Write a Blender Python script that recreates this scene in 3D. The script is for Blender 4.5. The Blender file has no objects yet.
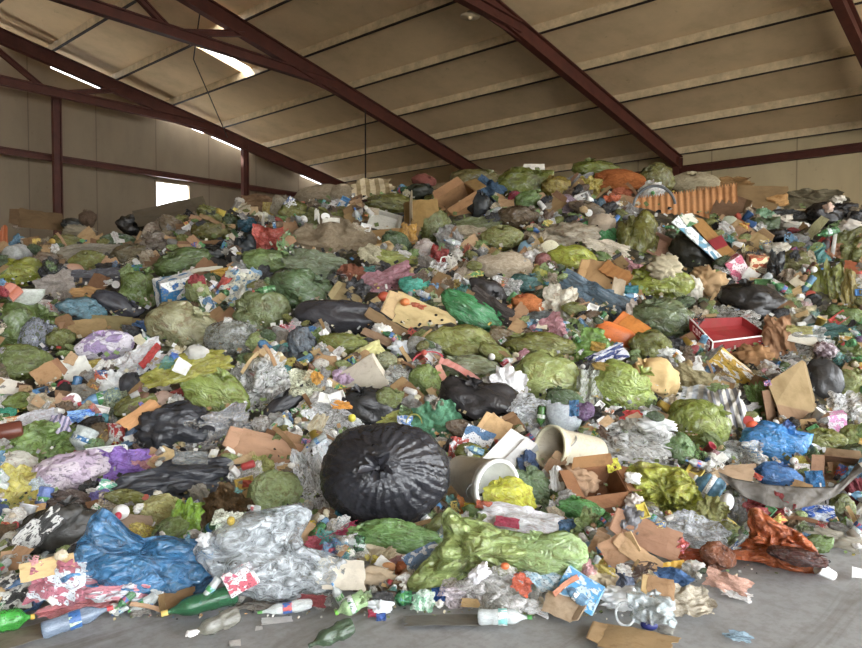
import bpy, bmesh, math, random
import numpy as np
from mathutils import Vector, Matrix
from mathutils.bvhtree import BVHTree

rng = random.Random(7)
sc = bpy.context.scene
COL = sc.collection
PI = math.pi
R = math.radians

# ------------------------------------------------------------------ camera frame
F = 680.0
CAMH = 1.6
PITCH = math.atan(21.0 / F)
CAM = Vector((0, 0, CAMH))
FWD = Vector((0, math.cos(PITCH), -math.sin(PITCH)))
UP = Vector((0, math.sin(PITCH), math.cos(PITCH)))
RIGHT = Vector((1, 0, 0))

def ray(px, py):
    return RIGHT * ((px - 431) / F) + UP * (-(py - 324) / F) + FWD     # unit forward depth

def project(p):
    q = Vector(p) - CAM
    d = q.dot(FWD)
    return 431 + F * q.dot(RIGHT) / d, 324 - F * q.dot(UP) / d, d

# ------------------------------------------------------------------ numpy noise
def _hash(i, j, k, s):
    n = (i * 374761393 + j * 668265263 + k * 2147483647 + s * 974634777) & 0xFFFFFFFF
    n = ((n ^ (n >> 13)) * 1274126177) & 0xFFFFFFFF
    n = ((n ^ (n >> 15)) * 2246822519) & 0xFFFFFFFF
    return ((n ^ (n >> 16)) & 0xFFFFFF) / float(0xFFFFFF)

def vn(p, s=0):
    p = np.asarray(p, dtype=np.float64) + 1000.0
    i = np.floor(p).astype(np.int64)
    f = p - i
    f = f * f * f * (f * (f * 6 - 15) + 10)
    out = 0
    for a in (0, 1):
        wa = f[:, 0] if a else 1 - f[:, 0]
        for b in (0, 1):
            wb = f[:, 1] if b else 1 - f[:, 1]
            for c in (0, 1):
                wc = f[:, 2] if c else 1 - f[:, 2]
                out = out + wa * wb * wc * _hash(i[:, 0] + a, i[:, 1] + b, i[:, 2] + c, s)
    return out * 2 - 1

def vor(p, s=0):
    p = np.asarray(p, dtype=np.float64) + 1000.0
    i = np.floor(p).astype(np.int64)
    d1 = np.full(len(p), 9.0)
    d2 = np.full(len(p), 9.0)
    for a in (-1, 0, 1):
        for b in (-1, 0, 1):
            for c in (-1, 0, 1):
                ci = i + np.array([a, b, c])
                q = np.stack([ci[:, m] + _hash(ci[:, 0], ci[:, 1], ci[:, 2], s + 17 * (m + 1)) for m in range(3)], 1)
                d = np.sqrt(((q - p) ** 2).sum(1))
                lt = d < d1
                d2 = np.where(lt, d1, np.minimum(d2, d))
                d1 = np.where(lt, d, d1)
    return d1, d2

# ------------------------------------------------------------------ mesh helpers
def mk(name, V, Fc, smooth=True, mats=None):
    me = bpy.data.meshes.new(name)
    me.from_pydata([tuple(v) for v in V], [], [tuple(int(a) for a in f) for f in Fc])
    if smooth:
        me.polygons.foreach_set('use_smooth', [True] * len(me.polygons))
    me.update()
    return me

def bm_mesh(name, bm, smooth=False):
    me = bpy.data.meshes.new(name)
    bm.normal_update()
    bm.to_mesh(me)
    bm.free()
    if smooth:
        me.polygons.foreach_set('use_smooth', [True] * len(me.polygons))
    me.update()
    return me

_ico = {}
def ico(sub):
    if sub not in _ico:
        bm = bmesh.new()
        bmesh.ops.create_icosphere(bm, subdivisions=sub, radius=1.0)
        V = np.array([v.co[:] for v in bm.verts])
        Fc = [[v.index for v in f.verts] for f in bm.faces]
        bm.free()
        _ico[sub] = (V / np.linalg.norm(V, axis=1)[:, None], Fc)
    return _ico[sub]

def unit(V):
    lo, hi = V.min(0), V.max(0)
    return (V - (lo + hi) / 2) / np.maximum(hi - lo, 1e-6)

def nrm(v):
    v = np.array(v, dtype=float)
    return v / np.linalg.norm(v)

def bag_verts(seed, sub=4, pole=None, folds=14, fold_amp=.07, crease=.085, lump=.22, facet=2.3, pinch=.16, reach=.95):
    """A filled plastic bag: lumps, sharp creases, folds that run to the tied neck."""
    n, Fc = ico(sub)
    s = seed * 13
    off = np.array([seed * 3.7, seed * 1.9, seed * 5.1])
    r = 1 + lump * vn(n * 1.25 + off, s) + lump * .5 * vn(n * 2.7 + off, s + 1)
    w = np.stack([vn(n * 2 + off + 9 * k, s + 2 + k) for k in range(3)], 1) * .45
    d1, d2 = vor(n * facet + w + off, s + 5)
    r = r - crease * np.exp(-(d2 - d1) * 6) + crease * .5 * (d1 - .4)
    d1, d2 = vor(n * facet * 2.3 + w * 1.5 + off, s + 6)
    r = r + crease * .45 * np.exp(-(d2 - d1) * 5)
    r = r + crease * .4 * (1 - 2 * np.abs(vn(n * 4.5 + 3 * w + off, s + 7)))
    if sub >= 5:
        r = r + crease * .16 * (1 - 2 * np.abs(vn(n * 14 + 5 * w + off, s + 8)))
    if pole is None:
        rr = random.Random(seed + 99)
        pole = (rr.uniform(-.7, .7), -rr.uniform(.2, .8), rr.uniform(.1, .9))
    p = nrm(pole)
    a = nrm(np.cross(p, (0.3, 0.9, 0.2)))
    b = np.cross(p, a)
    cphi = n @ p
    phi = np.arccos(np.clip(cphi, -1, 1))
    th = np.arctan2(n @ b, n @ a)
    tri = lambda x: np.abs(((x / (2 * PI)) % 1) * 2 - 1) * 2 - 1
    wob = 1.6 * vn(n * 1.8 + off + 40, s + 9)
    fall = np.exp(-(phi / reach) ** 2) * np.clip(phi / .12, 0, 1)
    r = r + fold_amp * fall * (tri(th * folds + wob * 2) * .6 + tri(th * (folds * 2 + 3) + wob * 3) * .35 + tri(th * (folds * 4 + 5) + wob * 5) * .22)
    r = r - pinch * np.exp(-(phi / .22) ** 2)
    V = n * r[:, None]
    return V, Fc, p

def bag_mesh(seed, **k):
    V, Fc, p = bag_verts(seed, **k)
    lo, hi = V.min(0), V.max(0)
    i = int(np.argmax(V @ p / np.linalg.norm(V, axis=1)))
    U = unit(V)
    return mk('bag', U, Fc), U[i], p

def knot_mesh(pos, p, seed, size=.17):
    """The gathered neck that sticks out of a tied bag (in the bag's own unit space)."""
    m = 26
    rings = [(0.0, .35), (.25, .22), (.4, .2), (.62, .55), (.85, .9), (1.0, 1.1)]
    p = np.array(p)
    a = nrm(np.cross(p, (0.3, 0.9, 0.2)))
    b = np.cross(p, a)
    V, Fc = [], []
    rr = random.Random(seed)
    ph = [rr.uniform(0, 6.28) for _ in range(3)]
    for k, (h, w) in enumerate(rings):
        for j in range(m):
            t = 2 * PI * j / m
            q = w * (1 + .35 * math.sin(5 * t + ph[0]) * h + .2 * math.sin(9 * t + ph[1]))
            hh = h * (1 + .25 * math.sin(3 * t + ph[2]) * h)
            V.append(pos + p * (hh * size - .25 * size) + (a * math.cos(t) + b * math.sin(t)) * q * size * .55)
    for k in range(len(rings) - 1):
        for j in range(m):
            Fc.append([k * m + j, k * m + (j + 1) % m, (k + 1) * m + (j + 1) % m, (k + 1) * m + j])
    return mk('tied_neck', V, Fc)

def sheet_mesh(seed, n=40, folds=6, square=.5, ragged=.14, depth=1.0, freq=(1.2, 3.2)):
    """A crumpled limp sheet, facing -Y, with sharp folds."""
    rr = random.Random(seed)
    g = np.linspace(-1, 1, n)
    s, t = np.meshgrid(g, g)
    s, t = s.ravel(), t.ravel()
    m = np.maximum(np.abs(s), np.abs(t))
    l = np.sqrt(s * s + t * t) + 1e-9
    k = m / l
    x = s * (square + (1 - square) * k)
    z = t * (square + (1 - square) * k)
    th = np.arctan2(z, x)
    c = np.stack([np.cos(th) * 2.2 + seed, np.sin(th) * 2.2, np.zeros_like(th)], 1)
    rad = 1 + ragged * (1.6 * vn(c, seed) + .8 * vn(c * 3, seed + 1)) * m
    x, z = x * rad, z * rad
    P = np.stack([x * 1.3 + seed * 2.1, z * 1.3, np.zeros_like(x)], 1)
    w = .8 * vn(P, seed + 3)
    y = .9 * vn(P * .8, seed + 2)
    for j in range(folds):
        a = rr.uniform(0, PI)
        f = rr.uniform(*freq)
        q = (x * math.cos(a) + z * math.sin(a)) * f * .5 + rr.random() + .35 * w
        tri = np.abs((q % 1) * 2 - 1) * 2 - 1
        msk = np.clip(.5 + 1.3 * vn(P * .9 + 7 * j, seed + 10 + j), 0, 1)
        y = y + .55 / (f ** .5) * tri * msk
    d1, d2 = vor(np.stack([x * 1.8 + w, z * 1.8 + w, y * .3 + seed], 1), seed + 4)
    y = y + .5 * np.exp(-(d2 - d1) * 7) - .35 * d1
    y = y + .12 * vn(P * 5, seed + 5) + .5 * (x * x + z * z)       # edges droop back
    x = x + .05 * vn(P * 3 + 11, seed + 6)
    z = z + .05 * vn(P * 3 + 23, seed + 7)
    V = unit(np.stack([x, y, z], 1))
    V[:, 1] *= depth
    Fc = [[i * n + j, i * n + j + 1, (i + 1) * n + j + 1, (i + 1) * n + j] for i in range(n - 1) for j in range(n - 1)]
    return mk('sheet', V, Fc)

def wad_mesh(seed, sub=4, amp=.35):
    n, Fc = ico(sub)
    s = seed * 7 + 3
    off = np.array([seed * 2.3, seed * 4.1, seed * .7])
    w = np.stack([vn(n * 2 + off + 9 * k, s + k) for k in range(3)], 1) * .5
    r = 1 + .25 * vn(n * 1.5 + off, s + 4)
    d1, d2 = vor(n * 2.0 + w + off, s + 5)
    r = r + amp * (.55 - d1) * 1.1 - amp * .55 * np.exp(-(d2 - d1) * 5)
    r = r + amp * .5 * (1 - 2 * np.abs(vn(n * 3.2 + w + off, s + 6)))
    r = r + amp * .2 * (1 - 2 * np.abs(vn(n * 8 + w + off, s + 7)))
    return mk('wad', unit(n * r[:, None]), Fc)

def tangle_mesh(seed, strands=14):
    rr = random.Random(seed)
    V, Fc = [], []
    for q in range(strands):
        p = np.array([rr.uniform(-.4, .4), rr.uniform(-.3, .3), rr.uniform(-.4, .4)])
        d = nrm([rr.gauss(0, 1), rr.gauss(0, .5), rr.gauss(0, 1)])
        base = len(V)
        m = 9
        w = rr.uniform(.015, .06)
        for k in range(m):
            side = nrm(np.cross(d, (rr.gauss(0, .3), 1, rr.gauss(0, .3)))) * w
            V += [p - side, p + side + np.array([0, .012, 0])]
            d = nrm(d + np.array([rr.gauss(0, .5), rr.gauss(0, .4), rr.gauss(0, .5)]) - p * .7)
            p = p + d * .11
            if k:
                a = base + 2 * k
                Fc.append([a - 2, a - 1, a + 1, a])
    return mk('tangle', unit(np.array(V)), Fc)

def box_bm(bm, x0, x1, y0, y1, z0, z1):
    vs = [bm.verts.new((x, y, z)) for x in (x0, x1) for y in (y0, y1) for z in (z0, z1)]
    for f in ((0, 1, 3, 2), (4, 6, 7, 5), (0, 4, 5, 1), (2, 3, 7, 6), (0, 2, 6, 4), (1, 5, 7, 3)):
        bm.faces.new([vs[i] for i in f])
    return vs

def slab(bm, quad, t):
    """A thin board: QUAD of four points, thickened by the vector T."""
    a = [bm.verts.new(q) for q in quad]
    b = [bm.verts.new(Vector(q) + Vector(t)) for q in quad]
    bm.faces.new(a[::-1])
    bm.faces.new(b)
    for i in range(4):
        bm.faces.new([a[i], a[(i + 1) % 4], b[(i + 1) % 4], b[i]])

def card_mesh(seed, bend=.18, ragged=.05, n=14, thick=.05):
    """A bent, torn-edged board in the XZ plane, with thickness."""
    rr = random.Random(seed)
    g = np.linspace(-.5, .5, n)
    x, z = np.meshgrid(g, g)
    x, z = x.ravel(), z.ravel()
    sk = rr.uniform(-.12, .12)
    tp = rr.uniform(-.12, .12)
    X = x * (1 + tp * z * 2) + sk * z
    Z = z * (1 + rr.uniform(-.12, .12) * x * 2)
    e = np.maximum(np.abs(x), np.abs(z)) * 2
    P = np.stack([x * 7 + seed, z * 7, np.zeros_like(x)], 1)
    X = X + ragged * vn(P, seed) * (e > .95)
    Z = Z + ragged * vn(P, seed + 1) * (e > .95)
    a = rr.uniform(0, PI)
    q = x * math.cos(a) + z * math.sin(a)
    y = bend * np.abs(q - rr.uniform(-.2, .2)) + bend * .7 * vn(P * .25, seed + 2) + .02 * vn(P * .8, seed + 3)
    V = np.stack([X, y, Z], 1)
    B = V + np.array([0, thick, 0])
    V = np.concatenate([V, B])
    N = n * n
    Fc = []
    for i in range(n - 1):
        for j in range(n - 1):
            q = [i * n + j, i * n + j + 1, (i + 1) * n + j + 1, (i + 1) * n + j]
            Fc.append(q)
            Fc.append([a + N for a in q[::-1]])
    for i in range(n - 1):
        for q in ([i, i + 1], [(n - 1) * n + i + 1, (n - 1) * n + i], [(i + 1) * n, i * n], [i * n + n - 1, (i + 1) * n + n - 1]):
            Fc.append([q[1], q[0], q[0] + N, q[1] + N])
    V[:, 0] -= V[:, 0].mean(); V[:, 2] -= V[:, 2].mean()
    V[:, 1] -= V[:, 1].mean()
    me = mk('card', V, Fc, smooth=False)
    return me

def flap_mesh(seed):
    """A fold-over flap along one edge of a board or carton."""
    rr = random.Random(seed)
    bm = bmesh.new()
    o = rr.uniform(.18, .32)
    s = rr.choice((-1, 1))
    x = .47 * s
    slab(bm, [(x, 0, -.44), (x + .2 * s, -o, -.36), (x + .2 * s, -o, .40), (x, 0, .46)], (.03 * s, .03, 0))
    return bm_mesh('flap', bm)

def lathe(prof, seg=28, axis='X', squash=None, seed=0, dent=0.0):
    """Profile of (axial, radius) turned about an axis."""
    V, Fc = [], []
    m = len(prof)
    for a, r in prof:
        for j in range(seg):
            t = 2 * PI * j / seg
            V.append((a, r * math.cos(t), r * math.sin(t)))
    for k in range(m - 1):
        for j in range(seg):
            Fc.append([k * seg + j, (k + 1) * seg + j, (k + 1) * seg + (j + 1) % seg, k * seg + (j + 1) % seg])
    V = np.array(V)
    if dent:
        nz = vn(V * 5 + seed, seed)
        V[:, 1] *= 1 + dent * nz
        V[:, 2] *= 1 + dent * vn(V * 4 + seed + 5, seed + 1)
        V[:, 1] += dent * .25 * vn(V * 2 + seed + 9, seed + 2)
    if axis == 'Z':
        V = V[:, [1, 2, 0]]
    if axis == 'Y':
        V = V[:, [2, 0, 1]]
    return V, Fc

def lathe_mesh(name, prof, **k):
    V, Fc = lathe(prof, **k)
    return mk(name, V, Fc)

def ring_mesh(arc0=0, arc1=360, r=.44, t=.06, n=40, m=8):
    V, Fc = [], []
    full = arc1 - arc0 >= 360
    for i in range(n + (0 if full else 1)):
        a = R(arc0 + (arc1 - arc0) * i / n)
        for j in range(m):
            b = 2 * PI * j / m
            q = r + t * math.cos(b)
            V.append((q * math.cos(a), t * 1.2 * math.sin(b), q * math.sin(a)))
    N = n if full else n + 1
    for i in range(n):
        for j in range(m):
            Fc.append([i * m + j, ((i + 1) % N) * m + j, ((i + 1) % N) * m + (j + 1) % m, i * m + (j + 1) % m])
    if not full:
        Fc.append(list(range(m)))
        Fc.append(list(range((N - 1) * m, N * m))[::-1])
    return mk('ring', V, Fc)

def poly_mesh(pts, seed, puff=1.0, rings=22, seg=150, wrinkle=1.0, jag=.012, pole=None, fold_amp=.05):
    """A closed, puffed and wrinkled body with its own outline PTS (unit space, star-shaped about its middle)."""
    P = np.array(pts, float)
    c = P.mean(0)
    # resample the outline evenly by angle
    ang = np.linspace(0, 2 * PI, seg, endpoint=False)
    D = np.stack([np.cos(ang), np.sin(ang)], 1)
    rad = np.zeros(seg)
    for i in range(len(P)):
        a, b = P[i] - c, P[(i + 1) % len(P)] - c
        e = b - a
        den = D[:, 0] * e[1] - D[:, 1] * e[0]
        den = np.where(np.abs(den) < 1e-9, 1e-9, den)
        t = (a[0] * e[1] - a[1] * e[0]) / den
        u = (a[0] * D[:, 1] - a[1] * D[:, 0]) / den
        ok = (t > 0) & (u >= -1e-6) & (u <= 1 + 1e-6)
        rad = np.where(ok, np.maximum(rad, t), rad)
    for _ in range(2):
        rad = .5 * rad + .25 * (np.roll(rad, 1) + np.roll(rad, -1))
    cc = np.stack([D[:, 0] * 3, D[:, 1] * 3, np.full(seg, seed * 1.7)], 1)
    rad = rad * (1 + jag * 3 * vn(cc * 3, seed))
    V, Fc = [], []
    for side in (-1, 1):
        for k in range(rings + 1):
            q = (k / rings)
            q = math.sin(q * PI / 2)
            y = side * math.sqrt(max(0, 1 - q ** 2.6)) * .5
            if side == 1:
                y *= .8
            pt = c + D * (rad * q)[:, None]
            V.append(np.stack([pt[:, 0], np.full(seg, y), pt[:, 1]], 1))
    V = np.concatenate(V)
    edge = c + D * rad[:, None]
    dist = np.sqrt(((V[:, None, [0, 2]] - edge[None]) ** 2).sum(2)).min(1)
    V[:, 1] = np.sign(V[:, 1] + 1e-9) * .5 * np.sqrt(1 - (1 - np.clip(dist / .26, 0, 1)) ** 2)
    V[(rings + 1) * seg:, 1] *= .8
    Q = np.stack([V[:, 0] * 3.2 + seed, V[:, 1] * 1.5, V[:, 2] * 3.2], 1)
    w = np.stack([vn(Q * .8 + 9 * k, seed + k) for k in range(3)], 1) * .5
    d1, d2 = vor(Q * 1.1 + w, seed + 5)
    e = np.sqrt(np.clip(np.abs(V[:, 1]) * 2, 0, 1))
    dy = -.30 * np.exp(-(d2 - d1) * 6) + .25 * (.5 - d1)
    d1, d2 = vor(Q * 2.6 + w * 1.6, seed + 6)
    dy += .14 * np.exp(-(d2 - d1) * 5) + .10 * (1 - 2 * np.abs(vn(Q * 3 + w * 2, seed + 7))) + .3 * vn(Q * .7, seed + 8)
    if pole is not None:
        pp = V[:, [0, 2]] - np.array(pole)
        th = np.arctan2(pp[:, 1], pp[:, 0])
        rr = np.sqrt((pp ** 2).sum(1))
        tri = lambda x: np.abs(((x / (2 * PI)) % 1) * 2 - 1) * 2 - 1
        dy += fold_amp * 4 * np.exp(-(rr / .35) ** 2) * (tri(th * 13 + 3 * w[:, 0]) + .5 * tri(th * 29 + 4 * w[:, 1]))
    V[:, 1] -= dy * wrinkle * (.25 + .75 * e)
    V[:, 1] *= puff
    off = (rings + 1) * seg
    for sd in (0, 1):
        for k in range(rings):
            for j in range(seg):
                a = sd * off + k * seg + j
                b = sd * off + k * seg + (j + 1) % seg
                q = [a, b, b + seg, a + seg] if sd == 0 else [a, a + seg, b + seg, b]
                Fc.append(q)
    # weld the two rims
    V[off + rings * seg: off + (rings + 1) * seg] = V[rings * seg:(rings + 1) * seg]
    me = mk('poly', V, Fc)
    bm = bmesh.new(); bm.from_mesh(me)
    bmesh.ops.remove_doubles(bm, verts=bm.verts, dist=1e-5)
    bm.to_mesh(me); bm.free()
    me.polygons.foreach_set('use_smooth', [True] * len(me.polygons))
    me.update()
    return me

# ------------------------------------------------------------------ materials
GAIN = .92
def mute(c, k=.08):
    l = .3 * c[0] + .59 * c[1] + .11 * c[2]
    return [a + (l - a) * k for a in c]
def lin(h, g=1.0):
    h = h.lstrip('#')
    out = []
    for i in (0, 2, 4):
        c = int(h[i:i + 2], 16) / 255
        c = c / 12.92 if c <= .04045 else ((c + .055) / 1.055) ** 2.4
        out.append(min(.92, c * g))
    return out

class N:
    def __init__(s, name):
        s.m = bpy.data.materials.new(name)
        s.m.use_nodes = True
        s.t = s.m.node_tree
        s.t.nodes.clear()
    def n(s, typ, inp=None, **kw):
        x = s.t.nodes.new(typ)
        for k, v in kw.items():
            setattr(x, k, v)
        for k, v in (inp or {}).items():
            sock = x.inputs[k]
            if hasattr(v, 'links'):
                s.t.links.new(v, sock)
            else:
                sock.default_value = v
        return x
    def mix(s, fac, a, b, mode='MIX'):
        x = s.t.nodes.new('ShaderNodeMix')
        x.data_type = 'RGBA'
        x.blend_type = mode
        for sock, v in ((x.inputs[0], fac), (x.inputs[6], a), (x.inputs[7], b)):
            if hasattr(v, 'links'):
                s.t.links.new(v, sock)
            else:
                sock.default_value = v if not isinstance(v, (list, tuple)) else (*v[:3], 1)
        return x.outputs[2]
    def ramp(s, fac, stops):
        x = s.t.nodes.new('ShaderNodeValToRGB')
        e = x.color_ramp.elements
        while len(e) < len(stops):
            e.new(.5)
        for el, (p, c) in zip(e, stops):
            el.position = p
            el.color = (*c[:3], 1) if isinstance(c, (list, tuple)) else (c, c, c, 1)
        s.t.links.new(fac, x.inputs[0])
        return x.outputs[0]
    def math(s, op, a, b=0.0):
        x = s.t.nodes.new('ShaderNodeMath')
        x.operation = op
        for i, v in enumerate((a, b)):
            if hasattr(v, 'links'):
                s.t.links.new(v, x.inputs[i])
            else:
                x.inputs[i].default_value = v
        return x.outputs[0]
    def out(s, shader):
        o = s.t.nodes.new('ShaderNodeOutputMaterial')
        s.t.links.new(shader, o.inputs[0])
        return s.m

_mats = {}
def M(hx, fin='film', hx2=None):
    key = (hx, fin, hx2)
    if key in _mats:
        return _mats[key]
    b = N('%s_%s' % (fin, hx))
    tc = b.n('ShaderNodeTexCoord').outputs['Object']
    oi = b.n('ShaderNodeObjectInfo').outputs['Random']
    # each object reads its own stretch of the texture
    sh = b.n('ShaderNodeVectorMath', {0: tc, 1: b.n('ShaderNodeCombineXYZ', {0: b.math('MULTIPLY', oi, 37.0), 1: b.math('MULTIPLY', oi, 91.0)}).outputs[0]}, operation='ADD').outputs[0]
    g = GAIN
    base = mute(lin(hx, g * {'card': .84, 'paper': .95, 'black': 1.35, 'film': 1.03}.get(fin, 1.0)))
    if fin == 'film' and base[1] > base[0] * 1.04 and base[1] > base[2] * 1.15:
        base = [base[0] * 1.05, base[1] * .96, base[2] * .78]
    dark = [c * k for c, k in zip(base, (.62, .58, .50))]
    lite = [min(.95, c * 1.22 + .012) for c in base]
    big = b.n('ShaderNodeTexNoise', {'Vector': sh, 'Scale': 3.2, 'Detail': 6.0, 'Roughness': .65, 'Distortion': .6}).outputs[0]
    fine = b.n('ShaderNodeTexNoise', {'Vector': sh, 'Scale': 11.0, 'Detail': 5.0, 'Roughness': .6, 'Distortion': 1.2}).outputs[0]
    rough, metal, spec, bump, bdist = .5, 0.0, .5, .3, .04
    alpha = None
    if fin in ('film', 'black'):
        col = b.ramp(big, [(.3, dark), (.5, base), (.68, lite)])
        if fin == 'film':      # the rubbish inside shows through the thin plastic
            inside = b.n('ShaderNodeTexNoise', {'Vector': sh, 'Scale': 7.5, 'Detail': 4.0, 'Roughness': .6, 'Distortion': .8}).outputs[0]
            col = b.mix(b.ramp(inside, [(.36, .75), (.48, 0.0)]), col, [c * k for c, k in zip(base, (.62, .45, .40))])
            col = b.mix(b.ramp(inside, [(.56, 0.0), (.70, .6)]), col, [min(.85, c * .75 + .22) for c in base])
        rough, spec, bump = (.20, .7, .5) if fin == 'film' else (.27, .5, .2)
    elif fin == 'clear':
        col = b.ramp(big, [(.3, [c * .8 for c in base]), (.7, lite)])
        alpha = b.ramp(fine, [(.36, .22), (.66, .85)])
        rough, bump = .2, .1
    elif fin == 'foil':
        col = b.ramp(big, [(.3, [c * .6 for c in base]), (.7, lite)])
        metal, rough, bump = .9, .22, .8
    elif fin == 'pet':
        col = b.ramp(big, [(.3, [c * .85 for c in base]), (.7, lite)])
        alpha = b.ramp(fine, [(.3, .50), (.7, .82)])
        rough, bump = .1, .12
    elif fin == 'cloth':
        col = b.ramp(fine, [(.3, dark), (.55, base), (.75, lite)])
        rough, spec, bump = .9, .2, .4
    elif fin == 'card':
        col = b.ramp(big, [(.28, [c * k for c, k in zip(base, (.72, .68, .62))]), (.5, base), (.75, [min(.9, c * 1.12) for c in base])])
        rough, spec, bump = .85, .2, .15
    elif fin == 'paper':
        col = b.ramp(big, [(.3, [c * .82 for c in base]), (.6, base)])
        rough, spec, bump = .7, .25, .2
    elif fin == 'hard':
        col = b.ramp(fine, [(.28, [c * k for c, k in zip(base, (.7, .66, .6))]), (.48, base)])
        rough, spec, bump = .38, .5, .06
    elif fin in ('print', 'filmprint'):
        second = mute(lin(hx2 or 'ffffff', g))
        v = b.n('ShaderNodeTexVoronoi', {'Vector': sh, 'Scale': 3.4, 'Randomness': 1.0}).outputs['Color']
        sep = b.n('ShaderNodeSeparateColor', {0: v}).outputs
        f2 = b.n('ShaderNodeTexNoise', {'Vector': sh, 'Scale': 5.0, 'Detail': 1.0}).outputs[0]
        msk = b.ramp(b.math('ADD', b.math('MULTIPLY', sep[0], .5), b.math('MULTIPLY', f2, .55)), [(.50, 0.0), (.53, 1.0)])
        col = b.mix(msk, base, second)
        thin = b.n('ShaderNodeTexNoise', {'Vector': sh, 'Scale': 17.0, 'Detail': 0.0}).outputs[0]
        col = b.mix(b.ramp(thin, [(.64, 0.0), (.66, .75)]), col, [c * .35 for c in second])
        rough, bump = (.45, .1) if fin == 'print' else (.28, .5)
    elif fin == 'stripe':
        second = lin(hx2 or '888888', g)
        w = b.n('ShaderNodeTexWave', {'Vector': tc, 'Scale': 1.6, 'Distortion': .8, 'Detail': 1.0}, bands_direction='X').outputs[0]
        col = b.mix(b.ramp(w, [(.5, 0.0), (.6, 1.0)]), base, second)
        rough, spec, bump = .85, .2, .3
    # a touch of value difference from one object to the next, and brown dirt
    hsv = b.n('ShaderNodeHueSaturation', {'Color': col, 'Hue': b.math('ADD', b.math('MULTIPLY', oi, .03), .485), 'Value': b.math('ADD', b.math('MULTIPLY', oi, .24), .88)}).outputs[0]
    dirt = b.n('ShaderNodeTexNoise', {'Vector': sh, 'Scale': 2.1, 'Detail': 8.0, 'Roughness': .7}).outputs[0]
    k = {'clear': .25, 'paper': .3, 'hard': .22, 'pet': .2, 'foil': .3, 'black': .15}.get(fin, .4)
    col = b.mix(b.ramp(dirt, [(.54, 0.0), (.72, k)]), hsv, lin('5a4a34'))
    if fin in ('film', 'black', 'clear', 'filmprint', 'foil'):     # sharp creases of thin plastic
        q = b.n('ShaderNodeTexNoise', {'Vector': sh, 'Scale': 4.2, 'Detail': 4.0, 'Roughness': .55, 'Distortion': 1.6}).outputs[0]
        fine = b.math('SUBTRACT', 1.0, b.math('MULTIPLY', b.math('ABSOLUTE', b.math('SUBTRACT', q, .5)), 5.0))
    bp = b.n('ShaderNodeBump', {'Height': fine, 'Strength': bump, 'Distance': bdist}).outputs[0]
    p = b.n('ShaderNodeBsdfPrincipled', {'Base Color': col, 'Roughness': rough, 'Metallic': metal, 'Specular IOR Level': spec, 'Normal': bp})
    if fin in ('film', 'clear', 'filmprint', 'pet'):
        p.inputs['Coat Weight'].default_value = .55
        p.inputs['Coat Roughness'].default_value = .1
        b.t.links.new(bp, p.inputs['Coat Normal'])
    sh_out = p.outputs[0]
    if alpha is not None:
        tr = b.n('ShaderNodeBsdfTransparent', {0: (*[min(1, .55 + c * .5) for c in base], 1)}).outputs[0]
        sh_out = b.n('ShaderNodeMixShader', {0: alpha, 1: tr, 2: sh_out}).outputs[0]
    elif fin == 'film':
        tl = b.n('ShaderNodeBsdfTranslucent', {0: col, 'Normal': bp}).outputs[0]
        sh_out = b.n('ShaderNodeMixShader', {0: .18, 1: sh_out, 2: tl}).outputs[0]
    _mats[key] = b.out(sh_out)
    return _mats[key]

# ------------------------------------------------------------------ object helpers
def link(name, me, mat=None, parent=None):
    o = bpy.data.objects.new(name, me)
    COL.objects.link(o)
    if mat is not None:
        if len(me.materials) == 0:
            me.materials.append(mat)
        o.material_slots[0].link = 'OBJECT'
        o.material_slots[0].material = mat
    if parent is not None:
        o.parent = parent
    return o

def tag(o, label, cat=None, group=None, kind=None):
    if label: o['label'] = label
    if cat: o['category'] = cat
    if group: o['group'] = group
    if kind: o['kind'] = kind
    return o

def empty(name, loc=(0, 0, 0)):
    o = bpy.data.objects.new(name, None)
    COL.objects.link(o)
    o.location = loc
    return o
# ================================================================== THE SHED
BA = R(49.5)
V_EAVE, U_END, U_FRONT = 21.95, 23.1, -9.0
def B(v, u, z):
    c, s = math.cos(BA), math.sin(BA)
    return Vector((v * c - u * s, v * s + u * c, z))
def roof_z(v): return 6.52 + .222 * (V_EAVE - abs(v))

SKEW = math.tan(R(3.2))
def shed(name, bm, mat, parent=None, smooth=False, skew=None, sk=SKEW):
    # the frames and the end wall stand a little out of square with the side wall
    if skew is not None:
        for v in bm.verts:
            if v.co.y >= skew: v.co.y += sk * (V_EAVE - abs(v.co.x))
    o = link(name, bm_mesh(name, bm, smooth), mat, parent)
    if parent is None:
        o.rotation_euler.z = BA
    return o

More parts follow.
